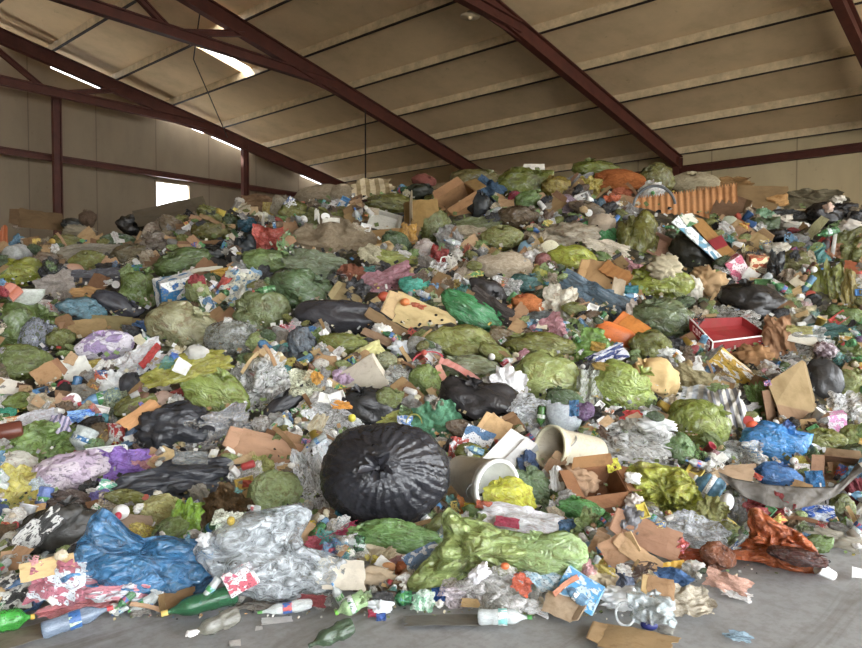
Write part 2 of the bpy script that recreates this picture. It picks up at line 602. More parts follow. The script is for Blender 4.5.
def wall_mat(name, hx, seam, axis):
    b = N(name)
    tc = b.n('ShaderNodeTexCoord').outputs['Object']
    sp = b.n('ShaderNodeSeparateXYZ', {0: tc}).outputs
    d = b.math('FRACT', b.math('MULTIPLY', sp[axis], 1 / seam))
    line = b.ramp(d, [(0.0, 1.0), (.012, 1.0), (.02, 0.0), (1.0, 0.0)])
    rib = b.n('ShaderNodeTexWave', {'Vector': tc, 'Scale': .55, 'Distortion': 0.0}, bands_direction='XY'[axis]).outputs[0]
    base = lin(hx)
    st = b.n('ShaderNodeTexNoise', {'Vector': b.n('ShaderNodeMapping', {'Vector': tc, 'Scale': (1.0, 1.0, .35)}).outputs[0], 'Scale': .8, 'Detail': 9.0, 'Roughness': .65}).outputs[0]
    col = b.ramp(st, [(.3, [c * .82 for c in base]), (.5, base), (.7, [c * 1.1 for c in base])])
    col = b.mix(b.math('MULTIPLY', line, .45), col, lin('3a2e24'))
    sp2 = b.n('ShaderNodeTexNoise', {'Vector': tc, 'Scale': 5.0, 'Detail': 6.0, 'Roughness': .7}).outputs[0]
    col = b.mix(b.ramp(sp2, [(.62, 0.0), (.74, .35)]), col, lin('5a4632'))
    bp = b.n('ShaderNodeBump', {'Height': b.math('SUBTRACT', rib, line), 'Strength': .12, 'Distance': .03}).outputs[0]
    return b.out(b.n('ShaderNodeBsdfPrincipled', {'Base Color': col, 'Roughness': .75, 'Specular IOR Level': .25, 'Normal': bp}).outputs[0])

def steel_mat(name, hx):
    b = N(name)
    tc = b.n('ShaderNodeTexCoord').outputs['Object']
    n = b.n('ShaderNodeTexNoise', {'Vector': tc, 'Scale': 3.0, 'Detail': 8.0, 'Roughness': .7}).outputs[0]
    base = lin(hx)
    col = b.ramp(n, [(.3, [c * .65 for c in base]), (.55, base), (.72, [c * 1.3 for c in base])])
    return b.out(b.n('ShaderNodeBsdfPrincipled', {'Base Color': col, 'Roughness': .6, 'Specular IOR Level': .3}).outputs[0])

M_END = wall_mat('painted_sheet_end', '7d6f5b', 2.05, 0)
M_SIDE = wall_mat('painted_sheet_side', 'b19e7a', 2.4, 1)
M_ROOF = wall_mat('roof_sheet', 'd4b78e', 50.0, 1)
M_STEEL = steel_mat('red_oxide_steel', '4a2419')
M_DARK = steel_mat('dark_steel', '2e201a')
M_PURLIN = steel_mat('pale_purlin', 'cfb893')

def floor_mat():
    b = N('worn_concrete')
    tc = b.n('ShaderNodeTexCoord').outputs['Object']
    n1 = b.n('ShaderNodeTexNoise', {'Vector': tc, 'Scale': .9, 'Detail': 10.0, 'Roughness': .62}).outputs[0]
    n2 = b.n('ShaderNodeTexNoise', {'Vector': tc, 'Scale': 14.0, 'Detail': 8.0, 'Roughness': .7}).outputs[0]
    st = b.n('ShaderNodeTexNoise', {'Vector': b.n('ShaderNodeMapping', {'Vector': tc, 'Scale': (.5, 2.2, 1.0)}).outputs[0], 'Scale': 1.6, 'Detail': 7.0, 'Roughness': .6, 'Distortion': .8}).outputs[0]
    col = b.ramp(n1, [(.3, lin('7e7e7c')), (.5, lin('999a9a')), (.7, lin('a8a9aa'))])
    col = b.mix(b.ramp(n2, [(.40, .35), (.55, 0.0)]), col, lin('77736c'))
    col = b.mix(b.ramp(st, [(.54, 0.0), (.66, .55)]), col, lin('655e54'))
    bp = b.n('ShaderNodeBump', {'Height': n2, 'Strength': .25, 'Distance': .01}).outputs[0]
    return b.out(b.n('ShaderNodeBsdfPrincipled', {'Base Color': col, 'Roughness': .8, 'Specular IOR Level': .25, 'Normal': bp}).outputs[0])

# floor and the yard before the open front
bm = bmesh.new(); box_bm(bm, -22.2, 22.2, U_FRONT - .5, 23.2, -.2, 0)
tag(shed('floor', bm, floor_mat()), None, kind='structure')
bm = bmesh.new(); box_bm(bm, -45, 45, -50, U_FRONT - .5, -.2, -.01)
tag(shed('ground', bm, floor_mat()), None, kind='structure')

# roof sheets, laid in strips from purlin to purlin, with open gaps as in the photograph
PV = [21.75 - 1.9 * k for k in range(12)]
edges = sorted([0.0, V_EAVE + .25] + PV[1:])
holes = [(15.7, 16.35, 8.7, 10.25), (17.6, 18.1, 10.5, 12.1)]
GAPS = [(6.0, 7.4), (8.9, 10.6), (12.4, 14.2), (14.5, 16.1), (18.6, 20.0)]
bm = bmesh.new()
def roof_quad(v0, v1, u0, u1):
    a = [(v0, u0, roof_z(v0)), (v1, u0, roof_z(v1)), (v1, u1, roof_z(v1)), (v0, u1, roof_z(v0))]
    slab(bm, a, (0, 0, .05))
for a, c in zip(edges[:-1], edges[1:]):
    cuts = [h for h in holes if h[2] >= a - .6 and h[3] <= c + .6]
    if cuts:
        h = cuts[0]
        roof_quad(a, c, U_FRONT - .6, h[0]); roof_quad(a, c, h[1], U_END)
    else:
        for p, q in zip(*(lambda z: (z[:-1], z[1:]))(sorted({a, c, *[e for g in GAPS for e in g if a < e < c]}))):
            m = (p + q) / 2
            roof_quad(p, q, U_FRONT - .6, U_END - (.5 if any(g[0] < m < g[1] for g in GAPS) else 0))
roof_quad(-22.2, 0, U_FRONT - .6, U_END)
tag(shed('ceiling', bm, M_ROOF, skew=20), None, kind='structure')

# end wall: full height but for the slots under the roof edge, and one window opening
WIN = (12.25, 13.6, 4.6, 6.02)
bm = bmesh.new()
cutv = sorted({-22.2, 0, V_EAVE + .05, WIN[0], WIN[1], *[g for q in GAPS for g in q]})
for a, c in zip(cutv[:-1], cutv[1:]):
    m = (a + c) / 2
    drop = .24 if any(g[0] < m < g[1] for g in GAPS) else -.02
    spans = [(0, WIN[2]), (WIN[3], None)] if WIN[0] < m < WIN[1] else [(0, None)]
    for z0, z1 in spans:
        za, zc = (z1, z1) if z1 is not None else (roof_z(a) - drop, roof_z(c) - drop)
        slab(bm, [(a, U_END - .1, z0), (c, U_END - .1, z0), (c, U_END - .1, zc), (a, U_END - .1, za)], (0, .1, 0))
tag(shed('wall_back', bm, M_END, skew=0), None, kind='structure')
bm = bmesh.new(); box_bm(bm, V_EAVE, V_EAVE + .12, U_FRONT, U_END, 0, roof_z(V_EAVE) - .02)
tag(shed('wall_right', bm, M_SIDE), None, kind='structure')
bm = bmesh.new(); box_bm(bm, -22.1, -21.95, U_FRONT, U_END, 0, roof_z(V_EAVE) - .02)
tag(shed('wall_left', bm, M_SIDE), None, kind='structure')
# front wall round the wide open doorway the light comes in by
bm = bmesh.new()
DOOR = (-14.0, 21.0, 6.4)
for v0, v1, z0 in ((-21.95, DOOR[0], 0), (DOOR[1], 21.95, 0), (DOOR[0], 0, DOOR[2]), (0, DOOR[1], DOOR[2])):
    slab(bm, [(v0, U_FRONT, z0), (v1, U_FRONT, z0), (v1, U_FRONT, roof_z(v1)), (v0, U_FRONT, roof_z(v0))], (0, -.1, 0))
tag(shed('wall_front', bm, M_SIDE), None, kind='structure')

# the window in the end wall
bm = bmesh.new()
t = .05
a, c, z0, z1 = WIN
for q in ((a, a + t, z0, z1), (c - t, c, z0, z1), (a, c, z0, z0 + t), (a, c, z1 - t, z1)):
    box_bm(bm, q[0], q[1], U_END - .14, U_END + .02, q[2], q[3])
w = tag(shed('window_1', bm, M_END, skew=0), None, kind='structure')
bm = bmesh.new(); box_bm(bm, a + t, c - t, U_END - .06, U_END - .05, z0 + t, z1 - t)
g = N('window_glass')
shed('pane', bm, skew=0, mat=g.out(g.n('ShaderNodeMixShader', {0: .06, 1: g.n('ShaderNodeBsdfTransparent').outputs[0], 2: g.n('ShaderNodeBsdfGlossy', {'Roughness': .1}).outputs[0]}).outputs[0]), parent=w)

# steel
def beam(bm, p0, p1, wid, dep, fl=.035):
    """An I-section from p0 to p1 (dep in the plane of 'up')."""
    p0, p1 = Vector(p0), Vector(p1)
    d = (p1 - p0).normalized()
    side = Vector((0, 1, 0)) if abs(d.y) < .9 else Vector((1, 0, 0))
    up = d.cross(side).normalized()
    side = up.cross(d).normalized()
    w, h, tw = wid / 2, dep / 2, .012 + wid * .06
    for (x0, x1, y0, y1) in ((-w, w, h - fl, h), (-w, w, -h, -h + fl), (-tw, tw, -h + fl, h - fl)):
        vs = []
        for p in (p0, p1):
            for x, y in ((x0, y0), (x1, y0), (x1, y1), (x0, y1)):
                vs.append(bm.verts.new(p + side * x + up * y))
        for f in ((0, 1, 2, 3), (7, 6, 5, 4), (0, 4, 5, 1), (1, 5, 6, 2), (2, 6, 7, 3), (3, 7, 4, 0)):
            bm.faces.new([vs[i] for i in f])

TZ = lambda v: roof_z(v) - .22 - .21
KN = 12.9
truss_said = {21.75: 'dark red roof truss against the end wall', 15.15: 'red roof truss with web braces before the end wall truss',
              8.2: 'red roof truss whose rafter meets the eave beam', 2.3: 'red roof truss at the top corner by the side wall'}
for u, said in truss_said.items():
    t = tag(empty('roof_truss', B(0, u, 0)), said, 'roof truss', 'steel trusses under the roof')
    t.rotation_euler.z = BA
    tk = math.tan(R({21.75: 3.2, 15.15: .4, 8.2: 4.3}.get(u, 3.2)))
    def part(name, segs, wid, dep):
        bm = bmesh.new()
        for p, q in segs:
            beam(bm, (p[0], 0, p[1]), (q[0], 0, q[1]), wid, dep)
        return shed(name, bm, M_STEEL, t, skew=-9, sk=tk)
    part('top_chord', [((0, TZ(0)), (V_EAVE - .1, TZ(V_EAVE)))], .2, .42)
    part('top_chord', [((0, TZ(0)), (-V_EAVE + .1, TZ(V_EAVE)))], .2, .42)
    part('bottom_chord', [((-KN, 8.0), (KN + .6, 8.0))], .18, .27)
    for v0, v1, z1 in ((8.4, 6.3, TZ(6.3)), (8.4, 10.4, TZ(10.4)), (4.2, 6.3, TZ(6.3)), (4.2, 2.1, TZ(2.1)), (0, 2.1, TZ(2.1))):
        part('web_brace', [((v0, 8.0), (v1, z1 - .1))], .13, .15)
    bm = bmesh.new(); slab(bm, [(KN - 1.0, -.02, 7.92), (KN + 1.2, -.02, TZ(KN + 1.2) - .18), (KN + .6, -.02, TZ(KN) + .1), (KN - 1.0, -.02, TZ(KN) - .1)], (0, .04, 0))
    shed('gusset_plate', bm, M_STEEL, t, skew=-9, sk=tk)
    if u < 20:
        part('column', [((V_EAVE - .2, 0), (V_EAVE - .2, TZ(V_EAVE) + .15))], .2, .3)
    else:
        for v in (2.0, 8.58, 15.1):
            part('gable_post', [((v, 0), (v, 8.0 if v < 12 else TZ(v)))], .18, .24)

ordn = 'first second third fourth fifth sixth seventh eighth ninth tenth eleventh twelfth'.split()
for k, v in enumerate(PV):
    z = roof_z(v)
    bm = bmesh.new()
    box_bm(bm, v - .012, v + .012, U_FRONT - .4, U_END - .55, z - .215, z - .005)
    o = shed('roof_purlin', bm, M_PURLIN, skew=20)
    tag(o, 'pale steel roof purlin, %s one up from the side wall' % ordn[k], 'purlin', 'roof purlins')
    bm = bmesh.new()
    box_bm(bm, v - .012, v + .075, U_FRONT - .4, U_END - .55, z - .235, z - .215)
    shed('shade_flange', bm, M_DARK, o, skew=20)  # lower flange coloured dark to paint in the shade line under the purlin
bm = bmesh.new(); beam(bm, (V_EAVE - .16, U_FRONT + .3, 5.84), (V_EAVE - .16, U_END - .3, 5.84), .16, .24)
tag(shed('eave_beam', bm, M_STEEL), 'red steel beam running along the side wall under the roof', 'beam')
bm = bmesh.new()
for z in (6.12,):
    beam(bm, (-21.5, U_END - .3, z), (V_EAVE - .1, U_END - .3, z), .12, .2)
tag(shed('wall_rail', bm, M_STEEL, skew=0), 'dark red sheeting rail across the end wall over the bright window', 'rail')

def tube_mesh(name, pts, r, seg=8):
    """A round bar through PTS as one mesh."""
    P = [Vector(p) for p in pts]
    V, Fc = [], []
    for i, p in enumerate(P):
        d = (P[min(i + 1, len(P) - 1)] - P[max(i - 1, 0)]).normalized()
        a = d.orthogonal().normalized() if i == 0 else (a - d * a.dot(d)).normalized()
        c = d.cross(a)
        for j in range(seg):
            t = 2 * PI * j / seg
            V.append(p + (a * math.cos(t) + c * math.sin(t)) * r)
    for i in range(len(P) - 1):
        for j in range(seg):
            Fc.append([i * seg + j, i * seg + (j + 1) % seg, (i + 1) * seg + (j + 1) % seg, (i + 1) * seg + j])
    Fc.append(list(range(seg))[::-1]); Fc.append(list(range((len(P) - 1) * seg, len(P) * seg)))
    return mk(name, V, Fc)
def rod(name, pts, r, label, cat):
    return tag(link(name, tube_mesh(name, pts, r), M_DARK), label, cat)
rod('sag_rod', [B(9.3, 15.4, roof_z(9.3) - .2), B(10.7, 18.2, roof_z(10.7) - .35), B(14.2, 21.9, roof_z(14.2) - .6)], .018, 'thin dark bracing rod slanting between the two far trusses', 'rod')
pz = B(14.6, 15.1, 0)
rod('hanging_cable', [(pz.x, pz.y, TZ(14.6) - .2), (pz.x, pz.y, 5.3)], .022, 'thin dark cable hanging from the rafter over the rubbish heap', 'cable')
# hanging lamp near the top edge
lp = CAM + ray(470, 16) * 15.0
t = tag(empty('pendant_lamp', lp), 'small flat pendant lamp hung below the roof beside a red rafter', 'lamp')
V, Fc = lathe([(.10, .02), (.10, .07), (.03, .09), (.0, .22), (-.02, .22), (-.02, .02)], seg=20, axis='Z')
sh_ = link('lamp_shade', mk('lamp_shade', V, Fc), M_PURLIN, t)
link('bulb', mk('bulb', ico(3)[0] * .05 + np.array([0, 0, -.03]), ico(3)[1]), M_PURLIN, sh_)
bm = bmesh.new(); box_bm(bm, -.01, .01, -.01, .01, .1, 1.0)
link('lamp_stem', bm_mesh('lamp_stem', bm), M_DARK, t)

# ------------------------------------------------------------------ daylight
w = bpy.data.worlds.new('sky'); sc.world = w; w.use_nodes = True
nt = w.node_tree; nt.nodes.clear()
bg = nt.nodes.new('ShaderNodeBackground'); wo = nt.nodes.new('ShaderNodeOutputWorld')
bg.inputs[0].default_value = (.93, .965, 1.0, 1); bg.inputs[1].default_value = 1.0
nt.links.new(bg.outputs[0], wo.inputs[0])
su = bpy.data.lights.new('sun', 'SUN'); su.energy = 3.2; su.color = (1, .93, .82); su.angle = R(2)
so = bpy.data.objects.new('sun', su); COL.objects.link(so)
d = B(.25, -.62, -.75).normalized()
so.rotation_euler = d.to_track_quat('-Z', 'Y').to_euler()

cd = bpy.data.cameras.new('camera'); co = bpy.data.objects.new('camera', cd); COL.objects.link(co)
cd.sensor_width = 36; cd.lens = F / 862 * 36; cd.clip_start = .05; cd.clip_end = 300
co.location = CAM; co.rotation_euler = (PI / 2 - PITCH, 0, 0)
sc.camera = co
sc.view_settings.view_transform = 'Standard'; sc.view_settings.look = 'None'; sc.view_settings.gamma = 1
sc.view_settings.exposure = 3.6
# ================================================================== THE HEAP
def tab(x, xs, ys): return np.interp(x, xs, ys)
TX = [-600, -100, 0, 60, 150, 240, 330, 420, 520, 600, 650, 690, 720, 800, 862, 960, 1400]
TY = [640, 640, 626, 618, 612, 602, 604, 606, 612, 608, 598, 586, 565, 552, 538, 520, 500]
CXS = [-600, 0, 50, 130, 190, 250, 330, 400, 480, 540, 600, 680, 740, 800, 862, 1400]
CYS = [262, 246, 240, 238, 216, 206, 196, 190, 188, 182, 178, 190, 194, 204, 210, 240]
YX = [-600, 0, 200, 430, 600, 700, 862, 1400]
YC = [13.5, 13.5, 14.5, 16, 16, 15.5, 13.5, 12.0]
def heap_params(c):
    yt = CAMH * F / (tab(c, TX, TY) - 303)
    yc = tab(c, YX, YC)
    zc = CAMH + (303 - tab(c, CXS, CYS)) / F * yc
    return yt, yc, zc
def heap_z(X, Y):
    c = 431 + F * X / np.maximum(Y, .3)
    yt, yc, zc = heap_params(c)
    t = (Y - yt) / (yc - yt)
    return np.where(t <= 0, -.05, np.where(t < 1, zc * np.clip(t, 0, 1) ** 1.5, zc - .04 * (Y - yc)))

def heap_hit(px, py):
    """Where the camera's ray meets the heap or the floor: depth along FWD."""
    d = ray(px, py)
    s = np.arange(2.5, 22.5, .02)
    X, Y, Z = d.x * s, d.y * s, CAMH + d.z * s
    h = np.maximum(heap_z(X, Y), 0)
    k = np.nonzero(Z <= h)[0]
    return float(s[k[0]]) if len(k) else 16.0

# the packed body of the heap
cols = np.arange(-260, 1180, 9.0)
rows = 170
V, Fc = [], []
for c in cols:
    yt, yc, zc = heap_params(c)
    tx = (c - 431) / F
    # back limit inside the walls
    cu, cv = -math.sin(BA) * tx + math.cos(BA), math.cos(BA) * tx + math.sin(BA)
    ymax = min(22.4 / cu if cu > .05 else 60, 21.6 / cv if cv > .05 else 60)
    for k in range(rows):
        q = k / (rows - 1)
        y = yt - .05 + (ymax - yt + .05) * q ** 1.25
        x = tx * y
        V.append((x, y, float(heap_z(np.array(x), np.array(y)))))
V = np.array(V)
nz = .16 * vn(V * 1.6, 1) + .09 * vn(V * 4.5, 2) + .05 * (1 - 2 * np.abs(vn(V * 7.0, 3)))
d1, d2 = vor(V * 1.5, 4)
nz = nz + .16 * (.45 - d1)
V[:, 2] = np.maximum(V[:, 2] - .24 + nz * np.clip(V[:, 2] * 2.5, .1, 1), -.05)
for i in range(len(cols) - 1):
    for k in range(rows - 1):
        Fc.append([i * rows + k, (i + 1) * rows + k, (i + 1) * rows + k + 1, i * rows + k + 1])
b = N('packed_refuse')
tc = b.n('ShaderNodeTexCoord').outputs['Object']
vo = b.n('ShaderNodeTexVoronoi', {'Vector': tc, 'Scale': 14.0}).outputs['Color']
sp = b.n('ShaderNodeSeparateColor', {0: vo}).outputs
col = b.ramp(sp[0], [(0, lin('1d1a16')), (.22, lin('353124')), (.45, lin('43472a')), (.6, lin('574c38')), (.75, lin('66625a')), (.9, lin('2a2a2a')), (1, lin('8f897c'))])
nn = b.n('ShaderNodeTexNoise', {'Vector': tc, 'Scale': 6.0, 'Detail': 8.0}).outputs[0]
col = b.mix(b.ramp(nn, [(.4, 0.0), (.6, .55)]), col, lin('3b3428'))
bp = b.n('ShaderNodeBump', {'Height': nn, 'Strength': .8, 'Distance': .08}).outputs[0]
o = link('refuse_heap', mk('refuse_heap', V, Fc), b.out(b.n('ShaderNodeBsdfPrincipled', {'Base Color': col, 'Roughness': .6, 'Normal': bp}).outputs[0]))
tag(o, 'packed mixed rubbish filling the shed, under the loose bags', 'rubbish', kind='stuff')
# ================================================================== KINDS OF RUBBISH
PROTO = {}
def proto(key, fn):
    if key not in PROTO:
        PROTO[key] = fn()
    return PROTO[key]

# kind: object name, category, finish, depth factor, tilt, lift, kind of noun for labels
KINDS = {
    'bag':    ('refuse_bag', 'bag', 'film', .75, 0, .10),
    'sheet':  ('plastic_film', 'plastic sheet', 'film', .38, 12, .15),
    'clear':  ('clear_plastic', 'plastic sheet', 'clear', .36, 8, .25),
    'rag':    ('cloth_rag', 'cloth', 'cloth', .45, 12, .15),
    'sack':   ('woven_sack', 'sack', 'cloth', .7, 0, .12),
    'wad':    ('crumpled_paper', 'paper', 'paper', .8, 0, .15),
    'tangle': ('plastic_strapping', 'plastic scrap', 'hard', .7, 0, .3),
    'card':   ('cardboard_piece', 'cardboard', 'card', .5, 26, .12),
    'paper':  ('paper_sheet', 'paper', 'paper', .35, 26, .15),
    'pack':   ('food_pouch', 'packaging', 'print', .4, 15, .2),
    'box':    ('carton', 'box', 'paper', .6, -22, .15),
    'obox':   ('cardboard_box', 'box', 'card', .8, -35, .1),
    'tray':   ('food_tray', 'tray', 'hard', .3, 20, .2),
    'bottle': ('plastic_bottle', 'bottle', 'pet', 1, 0, .35),
    'can':    ('drink_can', 'can', 'hard', 1, 0, .35),
    'cup':    ('paper_cup', 'cup', 'hard', 1, 0, .3),
    'bucket': ('plastic_bucket', 'bucket', 'hard', 1, 0, .2),
    'bowl':   ('plastic_bowl', 'bowl', 'hard', .6, 0, .2),
    'lid':    ('round_cover', 'lid', 'hard', .12, 12, .3),
    'stick':  ('wooden_stick', 'wood', 'card', 1, 5, .4),
    'plank':  ('wooden_batten', 'wood', 'card', .5, 15, .3),
    'ring':   ('plastic_hoop', 'plastic hoop', 'hard', .5, 10, .3),
    'ball':   ('plastic_ball', 'ball', 'hard', 1, 0, .3),
    'shoe':   ('worn_shoe', 'shoe', 'hard', .8, 0, .3),
}

BOTTLE = [(-.5, .0), (-.5, .10), (-.44, .10), (-.43, .12), (-.40, .12), (-.33, .2), (-.24, .38), (-.16, .46), (-.08, .48), (-.06, .45), (.10, .45), (.12, .49), (.2, .49), (.22, .46), (.34, .48), (.43, .5), (.48, .44), (.5, .34), (.46, .15), (.47, 0)]
CAP = [(-.53, 0), (-.53, .13), (-.44, .14), (-.44, .1)]
LABEL = [(-.06, .47), (-.06, .50), (.11, .50), (.11, .47)]
CANP = [(-.5, 0), (-.48, .36), (-.5, .40), (-.42, .49), (.42, .5), (.5, .42), (.47, .36), (.46, 0)]
CUP = [(-.46, .0), (-.47, .33), (-.5, .36), (.44, .47), (.44, .52), (.5, .52), (.5, .46), (.42, .43), (-.44, .31), (-.44, 0)]
BUCKET = [(-.5, 0), (-.5, .40), (-.44, .42), (.34, .475), (.34, .50), (.40, .50), (.42, .48), (.44, .48), (.44, .465), (-.42, .40), (-.44, .36), (-.44, 0)]
BRIM = [(.42, .47), (.42, .525), (.5, .525), (.5, .46), (.44, .455)]
BOWL = [(-.5, 0), (-.48, .2), (-.3, .36), (.1, .47), (.44, .5), (.5, .5), (.5, .47), (.1, .43), (-.28, .31), (-.4, .15), (-.41, 0)]
LID = [(-.5, 0), (-.5, .42), (-.1, .44), (-.1, .5), (.5, .5), (.5, .46), (0, .4), (0, 0)]

def box_mesh():
    bm = bmesh.new()
    box_bm(bm, -.5, .5, -.5, .5, -.5, .5)
    bmesh.ops.bevel(bm, geom=list(bm.edges), offset=.025, segments=2, affect='EDGES')
    # a shut seam across the top and a dented side
    bmesh.ops.subdivide_edges(bm, edges=list(bm.edges), cuts=2, use_grid_fill=True)
    for v in bm.verts:
        k = vn(np.array([[v.co.x * 2.2, v.co.y * 2.2, v.co.z * 2.2]]), 5)[0]
        v.co *= 1 + .06 * k
    return bm_mesh('carton', bm)
def lidflap_mesh():
    bm = bmesh.new()
    slab(bm, [(-.49, -.51, .49), (.49, -.51, .49), (.45, -.62, .16), (-.45, -.62, .16)], (0, .035, .0))
    return bm_mesh('lid_flap', bm)
def obox_mesh():
    bm = bmesh.new()
    t = .03
    box_bm(bm, -.5, .5, -.5, .5, -.5, -.5 + t)
    box_bm(bm, -.5, -.5 + t, -.5, .5, -.5 + t, .34)
    box_bm(bm, .5 - t, .5, -.5, .5, -.5 + t, .34)
    box_bm(bm, -.5 + t, .5 - t, -.5, -.5 + t, -.5 + t, .34)
    box_bm(bm, -.5 + t, .5 - t, .5 - t, .5, -.5 + t, .34)
    return bm_mesh('cardboard_box', bm)
def oflap_mesh(side, o, d):
    bm = bmesh.new()
    z = .34
    if side == 0: q = [(-.5, -.48, z), (-.5, .48, z), (-.5 - o, .42, z + d), (-.5 - o, -.42, z + d)]
    if side == 1: q = [(.5, -.48, z), (.5, .48, z), (.5 + o, .42, z + d), (.5 + o, -.42, z + d)]
    if side == 2: q = [(-.48, -.5, z), (.48, -.5, z), (.42, -.5 - o, z + d), (-.42, -.5 - o, z + d)]
    if side == 3: q = [(-.48, .5, z), (.48, .5, z), (.42, .5 + o, z + d), (-.42, .5 + o, z + d)]
    slab(bm, q, (0, 0, .025))
    return bm_mesh('flap', bm)
def tray_mesh(seed):
    """A shallow moulded tray with sloping sides and a rim, facing -Y."""
    g = 20
    V, Fc = [], []
    for i in range(g):
        for j in range(g):
            x, z = -.5 + i / (g - 1), -.5 + j / (g - 1)
            e = max(abs(x), abs(z)) * 2
            y = .5 if e < .68 else (.5 - (e - .68) / .16 if e < .84 else -.5)
            if e > .97: y = -.38
            V.append((x, y, z))
    V = np.array(V)
    V[:, 1] += .2 * vn(V * 3 + seed, seed)
    Fc = [[i * g + j, (i + 1) * g + j, (i + 1) * g + j + 1, i * g + j + 1] for i in range(g - 1) for j in range(g - 1)]
    return mk('tray', V, Fc, smooth=False)
def stick_mesh(seed, flat):
    rr = random.Random(seed)
    V, Fc = [], []
    m = 12
    for i in range(m):
        x = -.5 + i / (m - 1)
        b = .5 * math.sin(x * 3 + seed) * .8
        for (y, z) in ((-.5, -.5), (.5, -.5), (.5, .5), (-.5, .5)):
            k = 1 + rr.uniform(-.15, .15)
            V.append((x + (rr.uniform(-.02, .02) if i in (0, m - 1) else 0), y * k, z * k + b * (1 if not flat else .4)))
    for i in range(m - 1):
        for j in range(4):
            Fc.append([i * 4 + j, (i + 1) * 4 + j, (i + 1) * 4 + (j + 1) % 4, i * 4 + (j + 1) % 4][::-1])
    Fc.append([0, 1, 2, 3]); Fc.append([(m - 1) * 4 + k for k in (3, 2, 1, 0)])
    return mk('stick', V, Fc, smooth=False)
def shoe_parts():
    n, Fc = ico(4)
    V = n.copy()
    x = V[:, 0]
    V[:, 2] = np.where(V[:, 2] < 0, V[:, 2] * .35, V[:, 2] * (.62 - .42 * np.clip(x, -.6, .8)))
    V[:, 1] *= .42 * (1 + .18 * np.cos(x * 3))
    # the foot opening
    k = np.exp(-(((x + .45) / .3) ** 2 + (V[:, 1] / .2) ** 2)) * (V[:, 2] > 0)
    V[:, 2] -= .55 * k
    up = mk('shoe', unit(V) * np.array([1, 1, .85]) + np.array([0, 0, .075]), Fc)
    W = n.copy(); W[:, 2] = np.clip(W[:, 2], -.3, .3); W[:, 1] *= .45 * (1 + .2 * np.cos(n[:, 0] * 3))
    so = mk('sole', unit(W) * np.array([1.04, 1.06, .2]) + np.array([0, 0, -.4]), Fc)
    return up, so

NB, NS, NW, NC, NP = 16, 20, 10, 8, 6
def base_mesh(kind, seed):
    s = seed
    if kind == 'bag': return proto(('bag', s % NB), lambda: bag_mesh(s % NB + 1))
    if kind == 'bigbag': return proto(('bigbag', s % 4), lambda: bag_mesh(s % 4 + 31, sub=5))
    if kind == 'sack': return proto(('sack', s % 5), lambda: bag_mesh(s % 5 + 61, lump=.12, crease=.06, folds=9, pole=(.95, -.2, .1)))
    if kind == 'clear': return proto(('clear', s % 10), lambda: sheet_mesh(s % 10 + 101, folds=4, freq=(.6, 1.7), square=(.2, .6)[s % 2]))
    if kind in ('sheet', 'rag'): return proto(('sheet', s % NS), lambda: sheet_mesh(s % NS + 1, square=(.2, .6, .9)[s % 3]))
    if kind == 'wad': return proto(('wad', s % NW), lambda: wad_mesh(s % NW + 1))
    if kind == 'tangle': return proto(('tangle', s % 4), lambda: tangle_mesh(s % 4 + 1))
    if kind == 'card': return proto(('card', s % NC), lambda: card_mesh(s % NC + 1))
    if kind == 'paper': return proto(('paper', s % NP), lambda: card_mesh(s % NP + 40, bend=.3, ragged=.03, thick=.012))
    if kind == 'pack': return proto(('pack', s % 4), lambda: sheet_mesh(s % 4 + 70, n=26, folds=3, square=.95, ragged=.04))
    if kind == 'box': return proto('box', box_mesh)
    if kind == 'obox': return proto('obox', obox_mesh)
    if kind == 'tray': return proto(('tray', s % 3), lambda: tray_mesh(s % 3))
    if kind == 'bottle': return proto(('bottle', s % 4), lambda: lathe_mesh('bottle', BOTTLE, dent=(0, .12, .2, .3)[s % 4], seed=s % 4))
    if kind == 'can': return proto(('can', s % 3), lambda: lathe_mesh('can', CANP, dent=(.03, .15, .3)[s % 3], seed=s % 3))
    if kind == 'cup': return proto(('cup', s % 3), lambda: lathe_mesh('cup', CUP, dent=(.03, .12, .25)[s % 3], seed=s % 3))
    if kind == 'bucket': return proto('bucket', lambda: lathe_mesh('bucket', BUCKET, seg=44, dent=.03))
    if kind == 'bowl': return proto('bowl', lambda: lathe_mesh('bowl', BOWL, axis='Z'))
    if kind == 'lid': return proto('lid', lambda: lathe_mesh('lid', LID, axis='Y'))
    if kind == 'stick': return proto(('stick', s % 3), lambda: stick_mesh(s % 3, False))
    if kind == 'plank': return proto(('plank', s % 3), lambda: stick_mesh(s % 3 + 5, True))
    if kind == 'ring': return proto('ring', ring_mesh)
    if kind == 'ball': return proto('ball', lambda: mk('ball', ico(3)[0] * .5, ico(3)[1]))

PLACED = []            # (x0, y0, x1, y1, BVHTree) of what already lies on the heap
def surf(px, py, use=True):
    s = heap_hit(px, py)
    if use:
        d = ray(px, py)
        dn = d.normalized()
        for x0, y0, x1, y1, bv in PLACED:
            if x0 <= px <= x1 and y0 <= py <= y1:
                h = bv.ray_cast(CAM, dn)
                if h[0] is not None:
                    s = min(s, (h[0] - CAM).dot(FWD))
    return s

def frame_at(px, py, s, rot=0, tilt=0, yaw=0):
    p = CAM + ray(px, py) * s
    d = ray(px, py).normalized()
    r = Vector((d.y, -d.x, 0)).normalized()
    u = r.cross(d)
    m = Matrix((r, d, u)).transposed().to_4x4()
    m = m @ Matrix.Rotation(R(-tilt), 4, 'X') @ Matrix.Rotation(-R(rot), 4, 'Y') @ Matrix.Rotation(R(yaw), 4, 'Z')
    return p, m

